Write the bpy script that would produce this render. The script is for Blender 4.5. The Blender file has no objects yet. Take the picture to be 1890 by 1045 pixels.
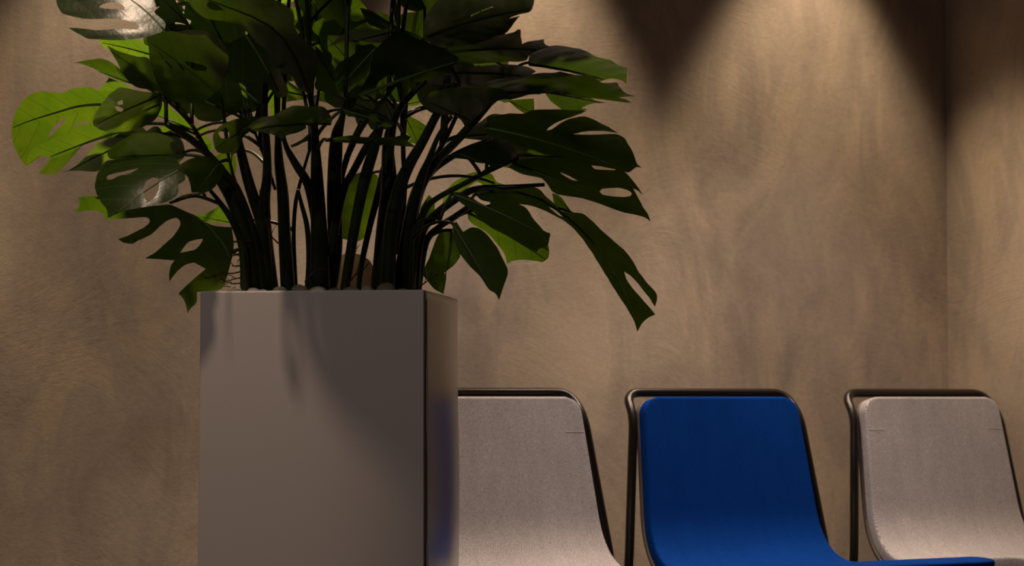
import bpy, bmesh, math, random
from mathutils import Vector, Matrix
from mathutils.geometry import tessellate_polygon
random.seed(11)
scene = bpy.context.scene
COL = scene.collection
PI = math.pi

# ------------------------------------------------------------------ camera
cam_data = bpy.data.cameras.new('camera')
cam = bpy.data.objects.new('camera', cam_data)
COL.objects.link(cam)
cam.location = (0, 0, 0.81)
cam.rotation_euler = (PI/2 + math.atan(215/4200), 0, 0)
cam_data.sensor_width = 36.0
cam_data.lens = 80.0
cam_data.clip_start = 0.05
cam_data.dof.use_dof = True
cam_data.dof.focus_distance = 4.6
cam_data.dof.aperture_fstop = 7.1
scene.camera = cam

# ------------------------------------------------------------------ world, view
world = bpy.data.worlds.new('world')
scene.world = world
world.use_nodes = True
world.node_tree.nodes['Background'].inputs[0].default_value = (1.0, 0.78, 0.62, 1)
world.node_tree.nodes['Background'].inputs[1].default_value = 0.024
vs = scene.view_settings
vs.view_transform = 'Standard'
vs.look = 'None'
vs.gamma = 1.0
vs.use_curve_mapping = False
vs.exposure = 0.0
scene.cycles.max_bounces = 10
scene.cycles.transmission_bounces = 8
scene.cycles.sample_clamp_indirect = 4.0

# ------------------------------------------------------------------ room layout (metres)
CE = 2.70                                        # ceiling height
WE = Vector((math.cos(math.radians(30)), math.sin(math.radians(30)), 0))    # along the back wall, to the right
WN = Vector((WE.y, -WE.x, 0))                    # out of the back wall into the room
CORNER = Vector((1.3275, 6.926, 0))              # back wall meets right wall

# ------------------------------------------------------------------ lamps (recessed ceiling downlights, plus added fill lamps)
def spot(name, loc, target, power, size, blend, color, radius):
    d = bpy.data.lights.new(name, 'SPOT')
    d.energy = power; d.spot_size = math.radians(size); d.spot_blend = blend
    d.color = color; d.shadow_soft_size = radius
    o = bpy.data.objects.new(name, d); COL.objects.link(o)
    o.location = loc
    o.rotation_euler = (Vector(target) - Vector(loc)).to_track_quat('-Z', 'Y').to_euler()
    return o
WARM = (1.0, 0.76, 0.51)
WARM2 = (1.0, 0.78, 0.60)
def wallwash(k, power, color=WARM, off=0.30, size=63):
    p = CORNER - WE*k + WN*off
    spot('wall_downlight', (p.x, p.y, CE-.03), (p.x, p.y, 0), power, size, 0.5, color, 0.04)
for k in (0.54, 1.54, 2.54, 3.54): wallwash(k, 92)
p = CORNER + WN*0.95 - WE*0.36
spot('wall_downlight', (p.x, p.y, CE-.03), (p.x, p.y, 0), 46, 60, 0.6, WARM, 0.035)
# downlight above the back left of the plant
spot('plant_or_fill_lamp', (-0.70, 4.95, CE-.03), (-0.58, 4.50, 1.2), 185, 44, 0.6, WARM2, 0.04)
spot('plant_or_fill_lamp', (0.05, 5.0, CE-.03), (0.02, 4.40, 1.2), 42, 40, 0.7, WARM2, 0.04)  # fill lamp added at the back right to brighten the right-hand leaves
# room downlight in front of the planter, an added fill, then the seat downlights
spot('room_or_fill_lamp', (-0.90, 3.15, CE-.03), (-0.70, 3.95, 1.20), 60, 29, 0.7, (1.0, 0.74, 0.52), 0.05)
spot('room_or_fill_lamp', (-0.95, 1.50, CE-.03), (-0.40, 3.9, 0.6), 50, 60, 0.7, (1.0, 0.82, 0.76), 0.05)  # frontal fill lamp, added to light the planter front evenly
p = CORNER - WE*0.70 + WN*0.78
spot('seat_downlight', (p.x, p.y, CE-.03), (p.x, p.y, 0), 76, 75, 0.6, (1.0, 0.80, 0.68), 0.06)
p = CORNER - WE*1.70 + WN*0.78
spot('seat_downlight', (p.x, p.y, CE-.03), (p.x, p.y, 0), 76, 75, 0.6, (1.0, 0.80, 0.68), 0.06)

# ------------------------------------------------------------------ materials
def mat(name):
    m = bpy.data.materials.new(name); m.use_nodes = True
    nt = m.node_tree
    return m, nt, nt.nodes['Principled BSDF']
def N(nt, t, **kw):
    n = nt.nodes.new(t)
    for k, v in kw.items(): setattr(n, k, v)
    return n
def ramp(nt, fac, stops):
    r = N(nt, 'ShaderNodeValToRGB')
    el = r.color_ramp.elements
    while len(el) < len(stops): el.new(0.5)
    for e, (p, c) in zip(el, stops):
        e.position = p; e.color = (*c, 1) if len(c) == 3 else c
    nt.links.new(fac, r.inputs[0])
    return r
def noise(nt, vec, scale, detail=4, rough=0.55, dist=0.0):
    n = N(nt, 'ShaderNodeTexNoise')
    n.inputs['Scale'].default_value = scale; n.inputs['Detail'].default_value = detail
    n.inputs['Roughness'].default_value = rough; n.inputs['Distortion'].default_value = dist
    nt.links.new(vec, n.inputs['Vector'])
    return n
def mapping(nt, src, scale=(1,1,1), rot=(0,0,0)):
    m = N(nt, 'ShaderNodeMapping')
    m.inputs['Scale'].default_value = scale; m.inputs['Rotation'].default_value = rot
    nt.links.new(src, m.inputs['Vector'])
    return m.outputs[0]
def mathn(nt, op, a, b=None, c=None):
    n = N(nt, 'ShaderNodeMath', operation=op)
    for i, x in enumerate((a, b, c)):
        if x is None: continue
        if isinstance(x, (int, float)): n.inputs[i].default_value = x
        else: nt.links.new(x, n.inputs[i])
    return n.outputs[0]
def mix(nt, fac, a, b, kind='MIX'):
    n = N(nt, 'ShaderNodeMix', data_type='RGBA', blend_type=kind)
    for k, x in ((0, fac), (6, a), (7, b)):
        if isinstance(x, (int, float)): n.inputs[k].default_value = x
        elif isinstance(x, tuple): n.inputs[k].default_value = (*x, 1)
        else: nt.links.new(x, n.inputs[k])
    return n.outputs[2]
def bump(nt, h, strength, dist, prev=None):
    b = N(nt, 'ShaderNodeBump')
    b.inputs['Strength'].default_value = strength; b.inputs['Distance'].default_value = dist
    nt.links.new(h, b.inputs['Height'])
    if prev is not None: nt.links.new(prev, b.inputs['Normal'])
    return b.outputs[0]

def noise_warp(nt, tc):
    # bend the trowel strokes into arcs: swirl the coordinates slowly
    n = noise(nt, tc, 1.4, 1, 0.4)
    v = N(nt, 'ShaderNodeVectorMath', operation='SCALE'); v.inputs['Scale'].default_value = 1.1
    nt.links.new(n.outputs['Color'], v.inputs[0])
    a = N(nt, 'ShaderNodeVectorMath', operation='ADD')
    nt.links.new(tc, a.inputs[0]); nt.links.new(v.outputs[0], a.inputs[1])
    return a.outputs[0]
def plaster():
    m, nt, b = mat('trowelled_plaster')
    tc = N(nt, 'ShaderNodeTexCoord').outputs['Object']
    big = noise(nt, tc, 2.2, 5, 0.6, 0.6)
    cloud = ramp(nt, big.outputs[0], [(0.30, (0.36, 0.29, 0.235)), (0.52, (0.42, 0.342, 0.272)), (0.72, (0.48, 0.392, 0.305))])
    st = noise(nt, mapping(nt, tc, (3.0, 3.0, 1.3)), 1.7, 6, 0.62, 0.9)
    stc = ramp(nt, st.outputs[0], [(0.37, (0.80, 0.80, 0.82)), (0.46, (0.93, 0.93, 0.94)), (0.52, (1.0, 1.0, 0.99)), (0.57, (1.13, 1.11, 1.05))])
    c = mix(nt, 0.85, cloud.outputs[0], stc.outputs[0], 'MULTIPLY')
    fine = noise(nt, tc, 60, 4, 0.7)
    fc = ramp(nt, fine.outputs[0], [(0.3, (0.88, 0.88, 0.88)), (0.7, (1.08, 1.08, 1.08))])
    c = mix(nt, 0.6, c, fc.outputs[0], 'MULTIPLY')
    nt.links.new(c, b.inputs['Base Color'])
    b.inputs['Roughness'].default_value = 0.72
    b.inputs['Specular IOR Level'].default_value = 0.3
    trow = noise(nt, mapping(nt, noise_warp(nt, tc), (5, 5, 20)), 3.2, 5, 0.6, 0.6)
    mask = ramp(nt, noise(nt, tc, 3.1, 3).outputs[0], [(0.42, (0, 0, 0)), (0.62, (1, 1, 1))])
    th = mathn(nt, 'MULTIPLY', trow.outputs[0], mask.outputs[0])
    n1 = bump(nt, th, 0.24, 0.003)
    n2 = bump(nt, fine.outputs[0], 0.25, 0.0025, n1)
    n3 = bump(nt, noise(nt, tc, 220, 2).outputs[0], 0.25, 0.001, n2)
    nt.links.new(n3, b.inputs['Normal'])
    return m
def plain(name, col, rough=0.5, spec=0.5, metal=0.0, grain=None, coat=0.0):
    m, nt, b = mat(name)
    b.inputs['Base Color'].default_value = (*col, 1)
    b.inputs['Roughness'].default_value = rough
    b.inputs['Specular IOR Level'].default_value = spec
    b.inputs['Metallic'].default_value = metal
    b.inputs['Coat Weight'].default_value = coat
    b.inputs['Coat Roughness'].default_value = 0.06
    if grain:
        sc, lo, hi, bs, bd = grain
        tc = N(nt, 'ShaderNodeTexCoord').outputs['Object']
        nz = noise(nt, tc, sc, 5, 0.6)
        r = ramp(nt, nz.outputs[0], [(0.3, tuple(x*lo for x in col)), (0.7, tuple(x*hi for x in col))])
        nt.links.new(r.outputs[0], b.inputs['Base Color'])
        if bs: nt.links.new(bump(nt, nz.outputs[0], bs, bd), b.inputs['Normal'])
    return m
def fabric(name, dark, light, weave=1.0, sheen=0.06, spec=0.08):
    m, nt, b = mat(name)
    uv = N(nt, 'ShaderNodeTexCoord').outputs['Object']
    sx = N(nt, 'ShaderNodeSeparateXYZ'); nt.links.new(uv, sx.inputs[0])
    run = mathn(nt, 'SUBTRACT', sx.outputs[2], sx.outputs[1])
    k = 2*PI/0.0046
    a = mathn(nt, 'SINE', mathn(nt, 'MULTIPLY', sx.outputs[0], k))
    c = mathn(nt, 'SINE', mathn(nt, 'MULTIPLY', run, k))
    w = mathn(nt, 'MULTIPLY', a, c)
    w = mathn(nt, 'MULTIPLY_ADD', w, 0.5, 0.5)
    nz = noise(nt, mapping(nt, uv, (1, 0.6, 0.6)), 520, 2, 0.6)
    fac = mathn(nt, 'ADD', mathn(nt, 'MULTIPLY', w, 0.45), mathn(nt, 'MULTIPLY', nz.outputs[0], 0.55))
    r = ramp(nt, fac, [(0.28, dark), (0.72, light)])
    sl = ramp(nt, noise(nt, mapping(nt, uv, (1, 0.3, 0.3)), 22, 3).outputs[0], [(0.3, (0.92, 0.92, 0.92)), (0.7, (1.06, 1.06, 1.06))])
    nt.links.new(mix(nt, 1.0, r.outputs[0], sl.outputs[0], 'MULTIPLY'), b.inputs['Base Color'])
    b.inputs['Roughness'].default_value = 0.9
    b.inputs['Specular IOR Level'].default_value = spec
    b.inputs['Sheen Weight'].default_value = sheen
    b.inputs['Sheen Roughness'].default_value = 0.5
    nt.links.new(bump(nt, fac, 0.5*weave, 0.0012), b.inputs['Normal'])
    return m
def leaf_material():
    m, nt, b = mat('monstera_leaf')
    uv = N(nt, 'ShaderNodeUVMap', uv_map='UVMap').outputs[0]
    sx = N(nt, 'ShaderNodeSeparateXYZ'); nt.links.new(uv, sx.inputs[0])
    av = mathn(nt, 'ABSOLUTE', sx.outputs[1])
    q = mathn(nt, 'SUBTRACT', sx.outputs[0], mathn(nt, 'MULTIPLY', av, 0.75))
    q = mathn(nt, 'SUBTRACT', q, mathn(nt, 'MULTIPLY', mathn(nt, 'MULTIPLY', av, av), 2.5))
    fr = mathn(nt, 'PINGPONG', mathn(nt, 'ADD', q, 1.0), 0.019)
    vein = ramp(nt, mathn(nt, 'DIVIDE', fr, 0.019), [(0.0, (1, 1, 1)), (0.055, (0.3, 0.3, 0.3)), (0.11, (0, 0, 0))]).outputs[0]
    tc = N(nt, 'ShaderNodeTexCoord').outputs['Object']
    nz = noise(nt, tc, 14, 4, 0.6)
    base = ramp(nt, nz.outputs[0], [(0.3, (0.006, 0.016, 0.004)), (0.7, (0.013, 0.032, 0.007))]).outputs[0]
    base = mix(nt, mathn(nt, 'MULTIPLY', vein, 0.35), base, (0.10, 0.17, 0.05))
    nt.links.new(base, b.inputs['Base Color'])
    b.inputs['Roughness'].default_value = 0.26
    b.inputs['Specular IOR Level'].default_value = 0.42
    tr = N(nt, 'ShaderNodeBsdfTranslucent')
    tcol = ramp(nt, nz.outputs[0], [(0.3, (0.13, 0.30, 0.006)), (0.7, (0.25, 0.41, 0.010))]).outputs[0]
    tcol = mix(nt, mathn(nt, 'MULTIPLY', vein, 0.7), tcol, (0.08, 0.13, 0.006))
    nt.links.new(tcol, tr.inputs['Color'])
    mx = N(nt, 'ShaderNodeMixShader'); mx.inputs[0].default_value = 0.30
    out = nt.nodes['Material Output']
    nt.links.new(b.outputs[0], mx.inputs[1]); nt.links.new(tr.outputs[0], mx.inputs[2])
    nt.links.new(mx.outputs[0], out.inputs['Surface'])
    bn = bump(nt, fr, 0.10, 0.05)
    bn = bump(nt, noise(nt, tc, 130, 3).outputs[0], 0.12, 0.002, bn)
    nt.links.new(bn, b.inputs['Normal'])
    return m

M_WALL = plaster()
M_FLOOR = plain('floor_screed', (0.10, 0.085, 0.072), 0.45, grain=(5, 0.8, 1.2, 0.05, 0.002))
M_CEIL = plain('ceiling_paint', (0.05, 0.045, 0.04), 0.9, grain=(30, 0.95, 1.05, 0.1, 0.001))
M_POT = plain('planter_lacquer', (0.50, 0.455, 0.44), 0.34, 0.5, grain=(900, 0.97, 1.03, 0.0, 0.0))
M_GLOSS = plain('planter_gloss_side', (0.50, 0.44, 0.40), 0.2, 0.22)
M_SEAM = plain('planter_joint', (0.03, 0.02, 0.015), 0.6)
M_SOIL = plain('potting_soil', (0.022, 0.014, 0.009), 0.95, 0.2, grain=(60, 0.5, 1.6, 0.8, 0.01))
M_FRAME = plain('bronze_black_tube', (0.010, 0.0075, 0.006), 0.30, 0.45, 0.15)
M_GLIDE = plain('glide_plastic', (0.01, 0.01, 0.01), 0.6)
M_GREY = fabric('grey_weave', (0.085, 0.080, 0.088), (0.60, 0.56, 0.58))
M_BLUE = fabric('blue_weave', (0.0012, 0.019, 0.125), (0.003, 0.047, 0.28), 0.6, 0.0, 0.03)
M_SHELLBACK = plain('shell_back', (0.10, 0.075, 0.06), 0.6, grain=(40, 0.9, 1.1, 0, 0))
M_THREAD = plain('seam_thread', (0.50, 0.45, 0.42), 0.9, 0.1)
M_LEAF = leaf_material()
M_STEM = plain('petiole_green', (0.011, 0.018, 0.005), 0.42, 0.4, grain=(26, 0.55, 1.6, 0.15, 0.004))
M_RIB = plain('midrib_green', (0.055, 0.095, 0.022), 0.4, 0.4, grain=(30, 0.8, 1.2, 0, 0))
M_ROOT = plain('dry_root', (0.045, 0.020, 0.010), 0.9, 0.2, grain=(50, 0.6, 1.4, 0.3, 0.003))
M_STONE = [plain('pebble', c, 0.7, 0.3, grain=(40, 0.75, 1.2, 0.2, 0.003)) for c in ((0.20, 0.175, 0.12), (0.26, 0.24, 0.22), (0.14, 0.11, 0.085))]
M_PALE = plain('pale_plastic', (0.62, 0.54, 0.42), 0.5, grain=(18, 0.9, 1.1, 0, 0))
_nt = M_PALE.node_tree
_t = N(_nt, 'ShaderNodeBsdfTranslucent'); _t.inputs['Color'].default_value = (0.75, 0.66, 0.52, 1)
_m = N(_nt, 'ShaderNodeMixShader'); _m.inputs[0].default_value = 0.6
_nt.links.new(_nt.nodes['Principled BSDF'].outputs[0], _m.inputs[1]); _nt.links.new(_t.outputs[0], _m.inputs[2])
_nt.links.new(_m.outputs[0], _nt.nodes['Material Output'].inputs['Surface'])

# ------------------------------------------------------------------ object helpers
def obj(name, bm, material, parent=None, smooth=True, loc=None):
    me = bpy.data.meshes.new(name)
    bmesh.ops.recalc_face_normals(bm, faces=bm.faces) if False else None
    bm.to_mesh(me); bm.free()
    for p_ in me.polygons: p_.use_smooth = smooth
    me.materials.append(material)
    o = bpy.data.objects.new(name, me); COL.objects.link(o)
    if parent is not None: o.parent = parent
    if loc is not None: o.location = loc
    return o
def tag(o, label=None, cat=None, group=None, kind=None):
    for k, v in (('label', label), ('category', cat), ('group', group), ('kind', kind)):
        if v: o[k] = v
    return o
def thing(name, loc, rz=0.0):
    o = bpy.data.objects.new(name, None); COL.objects.link(o)
    o.location = loc; o.rotation_euler = (0, 0, rz); o.empty_display_size = 0.1
    return o
def tube(bm, pts, radii, seg=10, cap=True):
    pts = [Vector(p_) for p_ in pts]
    if not isinstance(radii, (list, tuple)): radii = [radii]*len(pts)
    rings = []; ref = None
    for i, p_ in enumerate(pts):
        d = (pts[min(i+1, len(pts)-1)] - pts[max(i-1, 0)]).normalized()
        if ref is None:
            ref = d.orthogonal().normalized()
        ref = (ref - d*ref.dot(d)).normalized()
        s_ = d.cross(ref)
        rings.append([bm.verts.new(p_ + (ref*math.cos(2*PI*k/seg) + s_*math.sin(2*PI*k/seg))*radii[i]) for k in range(seg)])
    for a, b in zip(rings, rings[1:]):
        for k in range(seg):
            bm.faces.new((a[k], a[(k+1) % seg], b[(k+1) % seg], b[k]))
    if cap:
        bm.faces.new(rings[0][::-1]); bm.faces.new(rings[-1])
    return bm
def catmull(pts, n=6):
    """pts: list of equal-length tuples, interpolated by a Catmull-Rom spline"""
    P = [list(pts[0])] + [list(p_) for p_ in pts] + [list(pts[-1])]
    out = []
    for i in range(1, len(P)-2):
        a, b, c, d = P[i-1], P[i], P[i+1], P[i+2]
        for j in range(n):
            t = j/n
            out.append([0.5*(2*b[k] + (c[k]-a[k])*t + (2*a[k]-5*b[k]+4*c[k]-d[k])*t*t + (3*b[k]-a[k]-3*c[k]+d[k])*t**3) for k in range(len(b))])
    out.append(list(P[-2]))
    return out
def fillet(pts, rads, n=8):
    """polyline with circular-ish rounded corners"""
    pts = [Vector(p_) for p_ in pts]; out = [pts[0]]
    for i in range(1, len(pts)-1):
        a, b, c = pts[i-1], pts[i], pts[i+1]; r = rads[i-1] if isinstance(rads, (list, tuple)) else rads
        u = (a-b).normalized(); v = (c-b).normalized()
        for k in range(n+1):
            t = k/n
            out.append((b+u*r)*(1-t)**2 + b*2*t*(1-t) + (b+v*r)*t*t)
    out.append(pts[-1])
    return out
def prism(bm, outline, z0, z1):
    lo = [bm.verts.new((x, y, z0)) for x, y in outline]; hi = [bm.verts.new((x, y, z1)) for x, y in outline]
    n = len(outline)
    for i in range(n): bm.faces.new((lo[i], lo[(i+1) % n], hi[(i+1) % n], hi[i]))
    bm.faces.new(lo[::-1]); bm.faces.new(hi)
    return bm

# ------------------------------------------------------------------ room
def slab(name, a, b, thick, outward, z0, z1, m):
    """a wall from a to b whose inner face is the line ab; the thickness goes outward"""
    bm = bmesh.new()
    c = [a, b, b + outward*thick, a + outward*thick]
    prism(bm, [(p_.x, p_.y) for p_ in c], z0, z1)
    bmesh.ops.recalc_face_normals(bm, faces=bm.faces)
    return tag(obj(name, bm, m, smooth=False), kind='structure')
WL = CORNER - WE*5.2            # left end of the back wall
WR = CORNER + WN*9.0
slab('wall_back', WL, CORNER, 0.12, -WN, 0, CE, M_WALL)
slab('wall_right', CORNER, WR, 0.12, WE, 0, CE, M_WALL)
def ground(name, z0, z1, m):
    bm = bmesh.new()
    c = [WL - WE*.0 - WN*.12, CORNER + (WE-WN)*.12, WR + WE*.12, WL + WN*9.0]
    prism(bm, [(p_.x, p_.y) for p_ in c], z0, z1)
    bmesh.ops.recalc_face_normals(bm, faces=bm.faces)
    return tag(obj(name, bm, m, smooth=False), kind='structure')
ground('floor', -0.10, 0.0, M_FLOOR)
ground('ceiling', CE, CE+0.10, M_CEIL)

# ------------------------------------------------------------------ planter
PH = 1.003                                       # rim height
ANG = math.radians(-7.7)
PC = Vector((-0.154, 4.0, 0))                    # front right corner on the floor
planter = thing('planter', (PC.x, PC.y, 0), ANG)
tag(planter, 'tall square white lacquered planter holding the monstera', 'planter')
PW, PD = 0.406, 0.40
def rounded(x0, y0, x1, y1, r):                  # r: radii of front-left, front-right, back-right, back-left corners
    out = []
    for (cx, cy, a0, rr) in ((x0, y0, PI, r[0]), (x1, y0, 1.5*PI, r[1]), (x1, y1, 0, r[2]), (x0, y1, PI/2, r[3])):
        sx = 1 if cx == x0 else -1; sy = 1 if cy == y0 else -1
        ox, oy = cx + sx*rr, cy + sy*rr
        for k in range(9):
            a = a0 + (PI/2)*k/8
            out.append((ox + rr*math.cos(a), oy + rr*math.sin(a)))
    return out
def shell(outer, inner, z0, z1, zin, taper=0.0):
    bm = bmesh.new()
    n = len(outer)
    cx = sum(x for x, y in outer)/n; cy = sum(y for x, y in outer)/n
    R = lambda pts, z, e=0: [bm.verts.new((x + (x-cx)*e, y + (y-cy)*e, z)) for x, y in pts]
    rings = [R(outer, z0, taper), R(outer, z1-0.003), R([(x+(cx-x)*.012, y+(cy-y)*.012) for x, y in outer], z1), R(inner, z1), R(inner, zin)]
    for a, b in zip(rings, rings[1:]):
        for i in range(n): bm.faces.new((a[i], a[(i+1) % n], b[(i+1) % n], b[i]))
    bm.faces.new(rings[0][::-1]); bm.faces.new(rings[-1])
    bmesh.ops.recalc_face_normals(bm, faces=bm.faces)
    return bm
body = obj('body', shell(rounded(-PW, 0, 0, PD, (.004, .004, .05, .05)), rounded(-PW+.018, .018, -.018, PD-.018, (.004, .004, .035, .035)), 0, PH, PH-.07, .012), M_POT, planter, smooth=False)
# glossy right side: a thin skin that wraps the side and the rounded back corner, slightly wavy
bm = bmesh.new()
path = []
for k in range(25): path.append((0.0, 0.006 + (PD-.056)*k/24))
for k in range(1, 9):
    a = (PI/2)*k/8; path.append((-.05 + .05*math.cos(a), PD-.05 + .05*math.sin(a)))
rows = 60; grid = []
for j in range(rows+1):
    z = 0.004 + (PH-0.006)*j/rows
    row = []
    for i, (x, y) in enumerate(path):
        e = .012*(1-z/PH)
        wob = 0.0011*math.sin(z*7.1+1.2)*math.sin(y*9.0) + 0.0006*math.sin(z*17+y*6)
        bulge = (0.005 + 0.007*math.exp(-((z-.60)/.16)**2))*math.sin(PI*min(1, y/PD))
        nx, ny = (1, 0) if i < 25 else ((x+.05)/.05, (y-PD+.05)/.05)
        row.append(bm.verts.new((x + nx*(0.0015+wob+bulge) + (x+PW/2)*e, y + ny*(0.0015+wob) + (y-PD/2)*e, z)))
    grid.append(row)
for j in range(rows):
    for i in range(len(path)-1):
        bm.faces.new((grid[j][i], grid[j][i+1], grid[j+1][i+1], grid[j+1][i]))
side = obj('side_panel', bm, M_GLOSS, planter)
sm = side.modifiers.new('thickness', 'SOLIDIFY'); sm.thickness = 0.0012; sm.offset = -1
side['label'] = 'glossy reflective side panel'
bm = bmesh.new(); prism(bm, [(-.0012, -.0008), (.0010, -.0008), (.0010, .0045), (-.0012, .0045)], 0.004, PH-.002)
for v in bm.verts:
    e = .012*(1-v.co.z/PH); v.co.x += (v.co.x+PW/2)*e; v.co.y += (v.co.y-PD/2)*e
bmesh.ops.recalc_face_normals(bm, faces=bm.faces)
seam = obj('corner_joint', bm, M_SEAM, planter, smooth=False); seam['label'] = 'dark vertical joint line'
bm = bmesh.new()
bmesh.ops.create_grid(bm, x_segments=40, y_segments=40, size=0.5)
for v in bm.verts:
    v.co.x = -PW/2 + v.co.x*(PW-.038); v.co.y = PD/2 + v.co.y*(PD-.038)
    v.co.z = PH - .010 + random.uniform(-.004, .005)
soil = obj('soil', bm, M_SOIL, planter); soil['kind'] = 'stuff'; soil['label'] = 'dark potting soil'

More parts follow.
